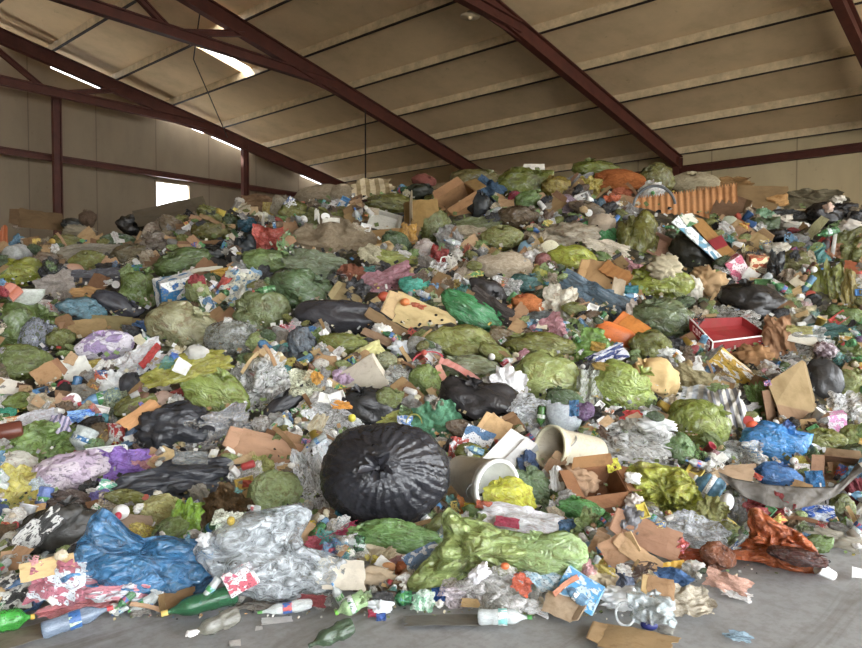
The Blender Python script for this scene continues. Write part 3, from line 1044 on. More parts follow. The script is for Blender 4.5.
def remember(o, me):
    mw = o.matrix_basis
    V = [mw @ v.co for v in me.vertices]
    q = [project(v) for v in V]
    xs = [a[0] for a in q]; ys = [a[1] for a in q]
    PLACED.append((min(xs), min(ys), max(xs), max(ys), BVHTree.FromPolygons(V, [tuple(f.vertices) for f in me.polygons])))

def place(kind, cx, cy, w, h, rot=0, hx='888888', fin=None, hx2=None, seed=0, tilt=None, yaw=0, lift=None, dep=None,
          name=None, on=True, parts=True, flip=False, solid=True, mesh=None, caps=None, lab=None):
    nm, cat, dfin, ddep, dtilt, dlift = KINDS.get(kind, KINDS['bag'])
    tilt = dtilt if tilt is None else tilt
    lift = dlift if lift is None else lift
    fin = fin or dfin
    if flip: rot += 180
    s = surf(cx, cy, on)
    k = s / F
    lo = min(w, h)
    if dep is None:
        dep = ddep * lo
        if kind == 'bag': dep = ddep * min(lo * 1.15, .6 * (w + h) / 2 * 1.4)
        if kind in ('box', 'obox'): dep = ddep * (w + h) / 2
    else:
        dep = dep * lo
    if kind in ('bottle', 'can', 'cup', 'bucket', 'stick', 'ball'): dep = h
    W, D, H = w * k, dep * k, h * k / max(.3, math.cos(R(tilt)) if kind not in ('box', 'obox') else 1)
    # stand proud of the surface behind it, and never sink below the floor
    s2 = s - lift * D
    p, m = frame_at(cx, cy, s2, rot, tilt, yaw)
    sc3 = Matrix.Diagonal((W, D, H, 1))
    L = m @ sc3
    ext = .5 * (abs(L[2][0]) + abs(L[2][1]) + abs(L[2][2])) * (.8 if kind in ('bag', 'wad', 'sheet', 'clear', 'rag', 'sack', 'pack') else 1)
    d = ray(cx, cy)
    fx = 1.0
    if p.z < ext and d.z < 0:
        s3 = max((ext - CAMH) / d.z, s2 * .82)
        if s3 < s2:
            fx = s3 / s2
            p = CAM + d * s3
    if kind == 'shoe':
        me, so = proto('shoe', shoe_parts)
    else:
        me = mesh or base_mesh(kind, seed)
    neck = None
    if isinstance(me, tuple):
        me, npos, ndir = me
        neck = (npos, ndir)
    o = link(name or nm, me, M(hx, fin, hx2))
    o.matrix_world = Matrix.Translation(p) @ L @ Matrix.Scale(fx, 4)
    o['category'] = cat
    if parts:
        if neck is not None and kind != 'sack':
            kk = 'knot%d' % (id(me) % 10 ** 9)
            link('tied_neck', proto(('neck', me.name), lambda: knot_mesh(neck[0], neck[1], seed)), M(hx, fin, hx2), o)
        elif kind == 'bottle':
            link('cap', proto('cap', lambda: lathe_mesh('cap', CAP)), M(caps or rng.choice(('e8e6e0', 'c63a36', '3f78b8', '4f9a4a', 'd8b040')), 'hard'), o)
            if lab != 'none': link('label', proto('label', lambda: lathe_mesh('label', LABEL)), M(lab or rng.choice(('d8dde0', '7fb0c8', 'b8ccae', 'c8505a')), 'print', 'ffffff' if lab else rng.choice(('3a6ea8', 'ffffff', '4c9a50'))), o)
        elif kind == 'card' and lo > 13:
            link('flap', proto(('flap', seed % 5), lambda: flap_mesh(seed % 5)), M(hx, fin, hx2), o)
        elif kind == 'box':
            link('lid_flap', proto('lidflap', lidflap_mesh), M(hx, fin, hx2), o)
        elif kind == 'obox':
            for side, (a, c) in enumerate(((.3, .1), (.34, -.12), (.26, -.22), (.2, .24))):
                link('flap', proto(('oflap', side), lambda: oflap_mesh(side, a, c)), M(hx, fin, hx2), o)
        elif kind == 'bucket':
            link('rim', proto('brim', lambda: lathe_mesh('rim', BRIM, seg=44)), M(hx, fin, hx2), o)
            def bail():
                pts = [(.4 - .55 * math.sin(t) * .5, -.54 * math.cos(t), -.54 * math.sin(t) * .55 - .1) for t in np.linspace(0, PI, 18)]
                return tube_mesh('handle', pts, .012)
            hd = link('handle', proto('bail', bail), M('9a9a98', 'hard'), o)
            link('grip', proto('grip', lambda: tube_mesh('grip', [(.4 - .275 * math.sin(t), -.54 * math.cos(t), -.297 * math.sin(t) - .1) for t in np.linspace(1.25, 1.9, 8)], .028)), M('e4e2da', 'hard'), hd)
        elif kind == 'shoe':
            link('sole', so, M('c8c4ba', 'hard'), o)
    if solid:
        remember(o, me)
    return o
# ================================================================== THE PIECES THAT CAN BE TOLD APART
# kind  cx cy w h turn colour [options] | what it is (a star: others are described from it) | more about it
ITEMS = '''
bag 385 476 126 102 0 28282d fin=black proto=blackbig dep=.8 lift=.28 | *big black tied bag | with folds gathered to its knot at the front
bag 182 327 60 46 0 a6a478 | *round olive bag | bulging below the blue carton
bag 303 289 58 36 -5 5d7f5c | *dark green glossy bag | swollen and lying on its side
sheet 335 240 76 44 -6 8f8166 fin=cloth | *tan crumpled tarpaulin | spread high on the heap
bag 343 318 86 32 -5 37363a fin=black seed=3 | *long black bag | stretched flat under the green glossy bag
card 425 318 62 30 -22 d6b583 tilt=10 seed=2 name=perforated_board | *cream perforated board | with small dark holes
bag 475 315 70 28 -30 3f9a68 seed=5 name=net_bag | *teal green net bag | slumped beside the perforated board
bag 463 343 68 34 -4 98aa66 seed=6 | *smooth olive bag | under the teal net bag
sheet 559 304 36 38 10 e2d8c4 fin=film seed=4 | *cream white bag | hanging open over blue scraps
sheet 596 297 76 24 -28 56707e fin=film seed=8 | *slate blue tarp | folded into a long roll below a carton
bag 615 334 36 17 -22 e8842a fin=hard seed=60 proto=pillow name=plastic_cushion | *orange cushion | bright and rounded at one end
card 632 328 26 20 -38 d67e35 name=plastic_board | orange plastic panel | leaning against the orange cushion
bag 660 283 58 32 -6 93a140 seed=2 | *yellow green bag | puffed up beside the beige bag
bag 664 319 60 38 -12 6a8060 seed=9 | *grey green shiny bag | by the red box
sheet 682 207 88 26 3 e0a862 fin=card proto=corr name=corrugated_sheet | *orange corrugated sheet | ribbed and lying near the top of the heap
bag 751 303 56 35 -15 2a2826 fin=black seed=7 | *black bag on red box | with dull grey highlights
sheet 829 291 26 58 4 77842f seed=1 tilt=0 | *olive hanging sheet | draped below the red shoe
shoe 825 247 30 18 84 2c2020 fin=print hx2=c8303a | *red and black shoe | standing toe up near the side wall
bag 775 443 56 36 -6 3c9cdc seed=10 | *bright blue bag | crumpled under the big brown box
bag 182 428 92 56 -8 2d2e33 fin=black seed=4 proto=big1 | *black bag with foil | torn open next to silver foil
sheet 218 432 62 42 14 c8c8c8 fin=foil seed=11 | *silver foil | shiny and crumpled on a black bag
sheet 180 478 124 46 4 303237 fin=black seed=6 dep=.5 | *flat black sheet | pulled tight below the silver foil
sheet 187 367 90 30 10 a0a83c fin=film seed=13 dep=.6 | *lime olive sheet | limp and folded with a paper tag
bag 213 394 66 46 -32 8aa656 seed=12 | *pale green wrinkled bag | sloping under the lime sheet
clear 263 384 56 56 0 dcdcd8 seed=5 dep=.7 | *clear white bag | see through and empty
box 362 379 46 34 32 ddd2bc yaw=-18 dep=.25 tilt=-8 fin=card | *beige flat box | tilted with a small dark mark
card 267 448 60 26 -20 cfa880 seed=1 | *tan cardboard slab | with a folded end
bag 481 401 76 42 -16 2c2a2b fin=black seed=8 | *dull black bag | lying beside white papers
sheet 509 384 36 30 -20 f4f2f2 fin=paper seed=2 | *white folded paper | standing up on the dull black bag
bag 545 376 68 46 -4 a4b474 seed=1 | *pale green bag | translucent and full
bag 622 388 64 46 -14 a2bc64 seed=11 | *bright green bag | lit up beside a tan paper bag
bag 654 379 44 40 -12 d8b07e fin=paper seed=13 name=paper_bag cat=bag | *tan paper bag | crushed with an open mouth
bag 698 424 54 44 -10 8fa650 seed=3 | *leaf green bag | round and full in front of a striped blanket
clear 636 446 108 52 -14 c9c8c4 seed=8 dep=.55 | *large clear sheet | wrinkled and dirty over the green bags
bucket 573 451 64 42 -6 d6cdb0 flip=1 yaw=-45 | *dirty cream bucket | tipped over with its mouth to the white carton
bucket 478 481 64 50 -16 f6f6f0 fin=paper yaw=-52 | *white tipped bucket | mouth open towards a lime bag
bag 510 496 48 34 -4 ced63a seed=9 lift=.25 | *lime yellow bag | small and round at the mouth of a bucket
rag 437 421 46 38 10 5f9676 seed=2 name=net_bag cat=net | *green netting | bunched into a ball by the black bag
bag 822 383 34 46 0 3a3a3b fin=black seed=2 | *charcoal bag | bulging behind the big brown box
clear 850 406 36 28 0 dededc seed=3 | *milky white bag | at the edge by the pink drink carton
box 836 422 17 20 4 e79bd0 fin=print hx2=f6e8f4 yaw=15 | *pink drink carton | small and upright
rag 729 414 32 56 14 d2cdc2 fin=stripe hx2=84848a seed=5 | *striped blanket | curved behind the leaf green bag
sheet 16 489 44 46 0 c9b95c fin=film seed=9 | *mustard yellow bag | at the edge above the white cup
bag 72 474 62 38 4 cdbfca fin=filmprint hx2=b9a6bb seed=5 | *pale lilac bag | bunched beside the violet sheet
sheet 119 465 52 34 -4 8c6bc6 fin=film seed=1 | *violet sheet | bright under a flat white tray
bag 56 528 70 40 20 353432 fin=black seed=11 | *slumped black bag | with a white spotted edge
sheet 37 531 54 22 40 e8e8e4 fin=filmprint hx2=404040 seed=4 lift=.5 | white film with black spots | along the edge of the slumped black bag
bag 275 494 48 42 0 93b07e seed=100 proto=tied2 | *small tied green bag | with folds drawn to its knot
sheet 40 445 76 44 -4 789a56 fin=film seed=3 dep=.6 | *shiny green sheet | limp and creased near blue bottles
bag 25 332 66 62 0 5d7a44 seed=4 | *tall green bag | dull and heaped at the edge
sheet 240 287 34 40 -12 d0cab6 fin=filmprint hx2=6f9ab0 seed=20 | *cream printed bag | with blue print beside a red wrapper
box 177 291 38 30 6 2d6fa4 fin=print hx2=e8e8e2 yaw=25 dep=.5 | *blue carton | printed white and blue on the round olive bag
bag 262 312 50 42 8 76845e seed=2 | *dusty green bag | round beside the cream printed bag
rag 269 239 32 26 -4 c2454c seed=8 fin=film | *red bag | dull and crumpled high on the heap
sheet 386 281 54 26 20 ad7681 fin=film seed=7 | *mauve sheet | dusty pink and draped by a teal bag
bag 415 286 30 17 -6 3fb3a4 seed=5 | *teal bag | small and bright by the mauve sheet
bag 506 266 52 26 -4 b8a691 fin=cloth seed=61 proto=sackA | *pale gathered sack | tied in folds like a bundle
bowl 529 246 23 12 0 7ea3bb flip=1 | *blue bowl | upside down beside a round lid
lid 550 249 19 18 0 ddd5b4 | *cream round lid | flat beside the blue bowl
bag 573 259 46 26 -8 abbe48 seed=6 | *lime green bag | bright beside the cream round lid
bag 638 240 36 52 4 808543 seed=8 | *tall olive bag | under the grey tub rim
ring 654 208 44 48 0 66696a arc=1 | *grey tub rim | a curved hoop at the end of the corrugated sheet
bag 695 254 46 36 -35 2b2a24 fin=black seed=9 | *black bag by printed box | its tail trailing down the slope
bag 693 184 44 22 -4 ab9d7e seed=12 fin=cloth | *beige bag below rafter | dusty at the foot of a red rafter
card 745 198 68 24 -6 947350 seed=4 tilt=40 | *brown cardboard sheet | broad and flat near the side wall
bag 525 183 50 28 0 707a36 seed=10 | *green bag under white card | round on the crest of the heap
paper 534 168 21 8 -3 f0e8d8 tilt=10 | *white card on crest | standing on top of the heap
bag 618 182 48 23 -4 a66628 seed=2 fin=cloth | *rusty orange bag | on the crest of the heap
obox 458 203 36 26 18 ab8352 yaw=30 | *opened brown box | flaps up near the crest of the heap
rag 373 189 42 20 8 bfa98a fin=stripe hx2=8f7a5c seed=9 name=woven_sack cat=sack | *striped pale sack | on the crest under the hanging cable
bag 392 204 48 19 -3 706c2e seed=13 | *long olive bag | behind a white tray
tray 385 222 32 19 -16 cfcbbc lift=.5 | *white tray with dark food | tipped on the tan tarpaulin
card 425 213 30 26 2 946f42 seed=6 tilt=5 | *brown board with pale edge | standing upright
stick 411 214 3 26 0 d8c8a8 dep=1 | pale upright strip | at the edge of a brown board
bag 433 224 32 32 0 707849 seed=1 | *moss green bag | half over a brown board
card 42 220 40 18 -4 72563b seed=3 tilt=5 | *dark brown box side | leaning by the gable post
rag 78 253 70 16 8 918978 seed=3 tilt=10 | *long grey cloth | rolled out at the foot of the end wall
bucket 16 255 27 22 0 b9bab4 yaw=75 fin=pet | *clear tub on its side | mouth open near the end wall
card 165 212 58 16 18 645846 seed=5 tilt=30 | *brown board under window | sloping below the bright window
bag 185 262 54 26 14 5f7848 seed=9 | *sloping green bag | below the thin brown stick
stick 205 243 52 3 0 93704f | *thin brown stick | lying level on the heap
bag 18 272 42 28 0 939a32 seed=8 | *yellowish bag | lumpy at the edge near the clear tub
bag 140 291 40 38 10 6e8c4d seed=11 | *green bag by blue carton | smooth and pale
bag 83 309 44 22 -4 6a97a6 seed=6 fin=film | *dusty blue bag | domed over flat cardboard
card 87 328 36 18 6 a3835d seed=7 | *brown cardboard scrap | below the dusty blue bag
card 113 324 36 16 -6 8f7e58 seed=0 | olive brown cardboard scrap | 
bag 105 347 48 30 10 ac92c0 fin=filmprint hx2=e8e0ea seed=12 | *lilac flowered bag | with a floral print
paper 74 369 31 23 18 eeeee4 seed=1 lift=.4 | *white paper sheet | bent at a corner
sheet 140 361 50 26 32 eaecee fin=film seed=8 | *white shopping bag | with a red band
stick 150 356 26 7 38 c93f50 fin=film name=plastic_ribbon cat=plastic | red plastic band | across the white shopping bag
sheet 112 382 25 21 -10 f2f4f2 fin=paper seed=2 lift=.4 | *white fan folded paper | beside the white shopping bag
card 47 374 24 20 32 b88a66 seed=5 | tan cardboard corner | 
bottle 100 399 38 15 12 74acd0 seed=1 | *crushed blue bottle | below the fan folded paper
pack 81 416 23 12 2 2a7cd2 fin=print hx2=8cc0ea | *blue packet | among the bottles
lid 73 401 15 16 0 f4f6f4 lift=.5 | *white round lid | above the blue packet
lid 52 393 13 12 0 ead9b8 lift=.5 | cream jar lid | 
ball 64 385 12 10 0 c9353a fin=hard name=stopper cat=cap | red cap | 
bottle 76 388 24 9 78 3f74a8 seed=2 | small blue bottle on end | 
bottle 99 420 17 13 -10 4a98a2 seed=3 | teal crushed bottle | 
clear 118 404 26 30 0 a0ac8c seed=9 | grey green film | 
bag 20 402 28 18 8 7a984c seed=6 | small green bag | 
bag 6 415 18 13 10 35aa9a seed=7 | small teal bag at the edge | 
can 10 431 22 17 6 70412a seed=1 name=food_jar cat=jar | brown jar | lying at the edge
pack 11 421 16 9 0 d08a3c fin=print hx2=e8d8b0 | orange wrapper | 
sheet 36 417 38 13 14 dcdce2 fin=film seed=10 | white film strip | 
rag 61 424 20 18 -20 b4aabc fin=stripe hx2=707088 seed=12 | checked lilac rag | 
bottle 83 440 26 22 64 ccd4d0 seed=2 | *clear tub bottle | above the pale lilac bag
cup 117 434 21 18 86 e4dcd4 fin=print hx2=c83c4c | *red and white cup | above the flat white tray
card 140 414 40 13 38 d8a06a seed=2 | *orange tan board | pointing up the heap beside the black bag
tray 107 451 38 9 2 f4f4f2 | *flat white tray | above the violet sheet
bag 130 386 18 24 0 3c3d42 fin=black seed=5 | small black bag | 
bag 20 364 54 36 -4 6f864a seed=2 | *sagging green bag | at the edge over a white card
card 6 388 24 18 -22 e8e2d0 seed=4 fin=paper | white card at the edge | 
bag 37 338 28 36 -10 9499a2 fin=clear seed=10 | *grey film bag | empty beside the tall green bag
bag 61 341 24 22 0 788650 seed=7 | olive green bag | 
bag 118 305 44 20 -28 35353b fin=black seed=10 | crumpled black bag | 
rag 88 293 30 14 -4 bd925f fin=card seed=6 name=cardboard_piece cat=cardboard | scorched cardboard | 
sheet 55 289 36 30 18 aca49b fin=cloth seed=11 | *pale grey cloth | above a clear tub
bowl 25 297 36 16 0 c2c6ba fin=pet | clear plastic tub | 
stick 6 292 22 13 -42 c0744a fin=hard name=plastic_pipe cat=pipe | orange pipe | at the edge
stick 3 243 8 20 0 bd6139 fin=hard name=plastic_pipe cat=pipe | orange pipe end | at the edge near the clear tub
bowl 73 268 21 9 0 b88d6b flip=1 | tan shallow dish | upside down
sheet 86 277 74 14 8 57575e fin=film seed=2 | long grey plastic roll | 
stick 203 271 38 4 11 d8d0ba | *white slanting stick | beside the cream printed bag
pack 223 273 20 9 14 dba92e fin=film | yellow wrapper | 
pack 226 283 12 15 -30 bd4038 fin=film | red wrapper | 
bag 232 341 48 38 0 9a9c94 fin=clear seed=3 | *clear grey bag | full of pale rubbish
bag 196 352 22 14 0 c9c7bd fin=paper seed=1 | pale paper bundle | 
clear 318 266 64 28 -8 748670 seed=4 fin=film | *grey green sheet | behind the dark green glossy bag
bag 268 263 46 24 -6 77925b seed=5 | *light green bag | under the red bag
rag 351 272 26 16 0 88563f seed=10 | rust brown cloth | 
rag 357 290 22 22 -30 3b3b3e seed=1 fin=film | black triangular scrap | 
card 349 298 28 22 -32 98835e seed=6 | tan board scrap | 
plank 393 327 62 10 -34 8c6d50 | *brown wooden slat | slanting below the perforated board
plank 377 338 32 8 -32 977a5f | short brown slat | 
ball 384 297 13 11 0 cc5a3a name=crushed_tomato cat=food | red tomato | 
ball 405 302 10 8 0 d97040 name=orange_peel cat=food | orange peel | 
sheet 417 306 17 6 -10 d87446 fin=film seed=4 | orange plastic strip | 
wad 382 331 19 15 0 ece8e0 seed=3 | white paper ball | 
bag 343 344 44 20 -4 7d8640 seed=3 | *small olive bag | under the long black bag
bag 302 344 27 31 -12 6c7680 seed=4 | *grey blue bag | round at the end of the long black bag
pack 371 353 24 17 26 ddd392 fin=paper | cream packet | 
wad 402 349 26 17 0 e4e8eb seed=5 | white tissue | 
ring 428 361 34 20 10 d6493c arc=1 | red plastic strap | curved over a green bag
tangle 413 333 14 13 0 bd4a48 | red net scrap | 
bag 386 361 24 17 0 929b80 seed=9 | grey green bag | 
clear 404 380 40 26 -10 bcbcb4 seed=12 | *dull clear bag | beside the beige flat box
bag 427 381 32 30 0 82a25c seed=4 | *small green bag | under the red plastic strap
bag 389 398 26 19 -6 74884a seed=10 | dark olive bag | 
rag 343 376 20 16 18 bba0b6 seed=5 | lilac rag | 
clear 306 383 32 28 0 dde0bc seed=7 fin=clear | *clear jar of scraps | with yellow peel in it
sheet 317 377 12 12 -40 dc9a30 fin=film seed=6 lift=.8 | yellow peel | 
bag 372 410 60 40 -24 2a2a2b fin=black seed=13 | *torn black bag | open around clear packaging
bag 288 402 62 20 34 2b2b2e fin=black seed=12 | black plastic strip | 
clear 334 415 58 34 -6 e6e7e6 seed=1 lift=.35 | *clear packaging | spilling from the torn black bag
sheet 344 405 24 8 -6 ee922e fin=film seed=7 lift=.8 | orange plastic scrap | on the clear packaging
ball 352 418 8 8 0 e4d838 fin=hard lift=.9 name=stopper cat=cap | yellow cap | on the clear packaging
sheet 326 452 26 28 -8 e6eef2 fin=filmprint hx2=f4f4f6 seed=9 | *pale blue packet | beside the big black tied bag
rag 397 418 38 14 14 a2a244 seed=4 fin=film | olive peel | 
ring 414 425 18 24 0 a0a045 arc=1 | olive plastic loop | 
pack 405 422 14 12 0 5c8cd2 on=0 fin=print hx2=e8ecf2 | blue and white packet | above the big black tied bag
bag 262 425 22 18 0 c4c0b8 fin=clear seed=6 | small clear bag | 
bag 163 399 22 15 0 bd9c8c fin=paper seed=9 | pink brown paper bag | 
paper 182 367 15 13 -34 f6f6ee seed=3 lift=1.2 | white paper tag | on the lime olive sheet
bag 470 367 54 22 -4 86927a fin=film seed=13 | grey green slack bag | 
stick 459 371 44 6 -26 d18a6c fin=hard name=plastic_pipe cat=pipe | *salmon pink rod | slanting above the dull black bag
stick 444 378 28 6 -74 c48068 fin=hard name=plastic_pipe cat=pipe | pinkish rod | leaning on the salmon rod
clear 538 413 54 34 -6 ced2d4 seed=2 | *clear bottle heap | shiny beside the dull black bag
bowl 565 420 38 30 0 ccd4d8 fin=pet | clear round tub | 
bottle 541 417 22 9 84 5b8d42 seed=0 | green bottle with yellow neck | 
paper 555 399 13 13 20 f6f6f4 seed=2 | white paper corner | 
card 497 429 26 24 -30 d8b07e seed=3 | tan cardboard lump | 
paper 478 438 30 20 -24 e8ecf0 fin=print hx2=5a86a8 seed=4 lift=.4 | printed white leaflet | above the white tipped bucket
pack 458 449 17 22 -10 c04c54 fin=print hx2=dfe4e8 | red and blue packet | 
clear 590 386 24 38 -4 cdd2c2 seed=13 | clear upright bag | 
rag 690 379 38 25 -18 938766 seed=7 | *brown cloth | behind the tan paper bag
rag 700 397 46 22 -6 eae8e2 fin=stripe hx2=c8ccd4 seed=3 | *white pale striped cloth | at the top of the striped blanket
sheet 630 415 22 9 8 e05a36 fin=film seed=2 lift=.5 | orange red wedge | 
bag 583 411 20 17 0 83628e seed=8 | purple bag | 
pack 574 408 9 15 0 4a80bc fin=film | blue scrap | 
wad 656 424 36 14 0 e4e5e2 seed=6 | white tissue heap | 
wad 616 411 12 10 0 ecebe8 seed=2 | white paper wad | 
bag 679 448 28 28 0 679460 seed=6 | *mid green bag | under the leaf green bag
rag 605 367 24 8 -6 94783f seed=9 | brown strip | 
bag 850 385 28 28 0 879258 seed=11 | drab green bag | at the edge above the milky bag
bag 824 441 36 23 0 868e48 seed=12 | *squat olive bag | below the pink drink carton
bag 856 440 26 28 0 9ab46e seed=5 | pale green bag at the edge | 
sheet 759 403 18 38 16 628443 fin=film seed=8 | narrow green sheet | 
ball 752 425 12 9 0 da4f30 name=crushed_tomato cat=food | red tomato half | 
clear 744 456 44 30 0 c2c4c0 seed=11 | *clear crumpled sheet | above the rubber strip
card 736 474 34 18 14 c8a888 seed=1 | tan carton end | 
bag 776 474 42 22 -6 4a8acc seed=1 fin=film | *lower blue bag | behind the rubber strip
pack 815 481 15 19 10 3a92d6 fin=film | bright blue scrap | 
obox 843 472 34 30 0 ad8b69 yaw=0 tilt=-75 | *brown carton at edge | closed and ribbed behind the rubber strip
bag 797 557 48 16 -3 5f3220 seed=3 fin=film lift=.5 | dark brown wet bag | at the foot of the orange bag
bag 718 556 30 25 4 8a4630 seed=4 name=plastic_bag cat=bag | *rust red bag | lying beside the orange bag
sheet 697 556 44 13 4 ca6430 fin=film seed=4 | orange plastic tail | 
pack 818 514 27 17 4 2b58c4 fin=print hx2=dde4f0 | *royal blue packet | below the rubber strip
pack 823 527 13 10 -10 c94a44 fin=print hx2=f0e6e0 | small red packet | 
clear 741 506 38 42 0 77777a seed=6 | *dark film | between the orange bag and the rubber strip
ball 727 502 13 18 -10 eeeeec name=foam_cup cat=cup | white foam cup | 
bag 842 508 22 26 0 6e7844 seed=13 | dark green bag | 
bag 857 508 16 15 0 3a70a2 seed=9 | blue bag at the edge | 
rag 835 539 48 16 -6 a8a292 seed=4 fin=paper name=crumpled_paper cat=paper | *grey paper | flat on the floor behind the cups
wad 857 546 9 6 0 f2f0ee seed=1 | white paper crumb | 
bottle 708 486 28 24 -30 6aa0c2 seed=3 | *squashed blue bottle | beside the big lime sheet
clear 700 531 54 32 -10 c4c8cc seed=9 | *silvery film | behind the torn brown carton
sheet 712 512 28 28 -30 a4b272 fin=film seed=2 | pale olive film | 
pack 632 520 17 22 -14 76767a fin=hard | grey broken panel | 
clear 534 488 44 32 -38 779a7c seed=4 fin=film | *dull green film | beside the lime yellow bag
sheet 523 520 80 26 -8 ececf0 fin=film seed=5 lift=.4 | *white carrier bag | with a red print
pack 507 522 22 9 -8 d0404c fin=film lift=.9 | red print patch | on the white carrier bag
sheet 460 505 11 19 10 cc6c30 fin=film seed=6 | orange peel strip | 
pack 471 507 13 8 0 e8c830 fin=film | yellow scrap | 
sheet 484 505 15 8 -8 d2703a fin=film seed=8 | orange scrap | 
bag 580 511 42 22 -10 5fa460 seed=7 | *bright leafy bag | green and thin under the torn box
bag 545 553 74 42 -4 97b47c seed=8 dep=.5 | *wrinkled pale green sheet | beside the big soft green bag
pack 569 528 20 17 0 5c8abc fin=film | blue film scrap | 
obox 596 489 48 38 -14 946743 yaw=24 tilt=-50 | *torn brown box | full of brown paper
wad 578 481 40 30 0 a8876a seed=4 fin=card lift=.35 | brown crushed paper | inside the torn brown box
sheet 557 480 16 26 10 ececea fin=paper seed=3 | white torn paper | 
wad 633 478 15 11 0 f6f4f0 seed=2 lift=.6 | white tissue on lime sheet | 
wad 634 503 17 18 0 ece2d8 seed=7 | cream tissue | 
pack 613 465 12 11 20 ece23a fin=film | yellow packet | 
pack 596 538 20 8 6 dc6c3a fin=print hx2=f2f0ec | orange and white box edge | 
clear 310 480 28 62 12 d6dada seed=7 lift=.2 | *tall clear film | beside the big black tied bag
pack 190 461 30 19 -6 d6dada fin=foil | clear shiny packet | on the flat black sheet
sheet 262 470 28 26 -30 abb874 fin=film seed=12 | pale olive bag flap | 
clear 226 506 40 40 38 75593f seed=10 fin=foil | *burnt brown foil | standing on edge beside the tied green bag
clear 227 522 28 24 0 dee2ce seed=12 | clear wrapper with yellow flower | 
ball 231 521 8 9 0 e2cc34 lift=1.2 fin=film name=paper_flower cat=decoration | yellow flower | on a clear wrapper
sheet 318 543 28 15 -8 e86c90 fin=film seed=3 | *pink film | crumpled by the red netting
tangle 345 534 34 17 22 bd3450 | *red netting | under the big black tied bag
bag 395 536 86 30 -4 76a664 seed=5 proto=big2 | *green bag under black bag | squeezed flat
bottle 359 546 20 12 80 2c7048 seed=1 | dark green bottle end | 
pack 382 549 40 17 4 ecdfba fin=paper | *cream packet | on the floor edge under the green bag
sheet 341 518 9 17 30 206c80 fin=film seed=2 | teal strip | 
pack 313 525 7 9 0 ecd23a fin=film | yellow label | 
bag 165 511 42 30 0 bdb874 fin=film seed=4 | *pale yellow bag | thin beside the lime sheet scrap
sheet 187 518 28 36 -12 84b42c fin=film seed=1 | *lime scrap | bright and folded behind the blue film bag
wad 158 494 8 7 0 f0eadc seed=4 | cream crumb | 
wad 205 540 16 14 0 eef0f2 seed=5 | white scrap heap | 
bottle 44 500 26 14 76 7296d2 seed=2 | *pale blue bottle | upright under the lilac bag
clear 40 483 18 12 0 c4d2dc seed=3 | clear blue scrap | 
wad 70 500 36 20 -6 5b4a42 seed=6 fin=film | brown crumpled lump | 
cup 26 514 19 17 70 f6f8f8 | *white cup | among black scraps at the edge
card 38 510 13 12 0 c8a26e seed=4 | tan card square | 
pack 112 488 24 12 -24 6fc8a2 fin=print hx2=f0f4f0 | green and white packet | 
bag 100 497 18 14 0 8078c8 seed=8 | small violet bag | 
card 134 523 34 18 -14 ac9880 seed=2 | tan card behind blue bag | 
ball 121 512 16 15 0 f0f0ee fin=hard name=stopper cat=cap | white cap | 
ball 118 516 7 8 0 c93038 lift=1.2 fin=hard name=stopper cat=cap | small red cap | 
card 43 568 40 18 4 d6b684 seed=5 | *tan card | above the pink flat bag
sheet 60 582 52 38 -10 dfe8f0 fin=filmprint hx2=b86874 seed=8 | *printed white film | with red and blue print
sheet 104 587 84 24 -10 dfe2e8 fin=filmprint hx2=d88c94 seed=11 dep=.8 | *white and red wrapper | flattened under the blue film bag
sheet 88 602 94 20 7 e08896 fin=film seed=9 dep=.8 lift=.5 | *pink flat bag | on the floor behind a bottle
bottle 77 619 62 18 188 8d9cb4 seed=1 caps=c63a46 | *clear bottle with red cap | lying on the bare floor
bag 24 592 44 34 0 5f86c4 seed=6 | *blue bag at edge | small by a white printed bag
sheet 10 594 42 34 0 e6e6de fin=filmprint hx2=3c3c3c seed=5 | white bag with black print | 
bottle 10 620 40 20 176 4aa53a seed=2 lab=none caps=d8b040 | *bright green bottle | lying at the edge of the picture
card 28 634 66 14 10 938a7a seed=6 tilt=66 | *flattened grey cardboard | on the floor by the green bottle
bottle 201 603 70 20 8 2c6a40 seed=0 flip=0 lab=none caps=e0c860 | *dark green bottle | lying on the floor under the blue film bag
bottle 216 624 48 17 16 87857a seed=3 lab=none | *dirty brown bottle | crushed on the bare floor
wad 193 633 13 6 0 f6f4f2 seed=3 tilt=30 | white paper scrap on floor | 
paper 235 643 11 6 0 f4f2ee seed=4 tilt=66 | white disc of paper | on the bare floor
paper 277 620 30 6 -3 f2f2f0 seed=5 tilt=68 | white paper strip | flat on the floor
paper 259 628 7 4 0 dcdcda seed=2 tilt=66 | tiny white chip | 
box 240 579 30 24 28 e8e8e6 fin=print hx2=d86a84 yaw=-25 dep=.3 tilt=-10 | *white and pink carton | beside the blue film bag
bottle 286 608 52 11 4 cad0ce seed=3 | *clear crushed bottle | on the floor before clear film
sheet 257 605 38 10 -4 948e80 fin=film seed=6 tilt=50 | flat brown film | 
bottle 332 635 46 17 20 4b5f46 seed=3 caps=3c4a3a lab=none | *olive glass bottle | crushed and alone on the floor
bottle 351 605 32 18 24 b4d29a seed=1 caps=7fd040 | *pale green bottle | with a lime cap
wad 380 606 26 18 0 ecf0f4 seed=1 | *white paper heap | on the floor before the peelings
pack 373 613 9 7 0 cc3840 fin=film | red chip | 
pack 381 617 9 7 0 3f62c0 fin=film | blue chip | 
card 345 574 40 30 -8 d8cfbc seed=3 fin=paper | *cream board | beside the clear film
wad 372 578 46 22 0 b09a80 seed=6 fin=card | *brown mush | crushed food and paper
ball 388 567 16 10 0 dc9a68 name=orange_peel cat=food | pale orange peel | 
wad 403 569 14 14 0 c07a48 seed=3 fin=card | rusty crumb | 
ball 398 585 12 9 0 c0442c name=crushed_tomato cat=food | red food scrap | 
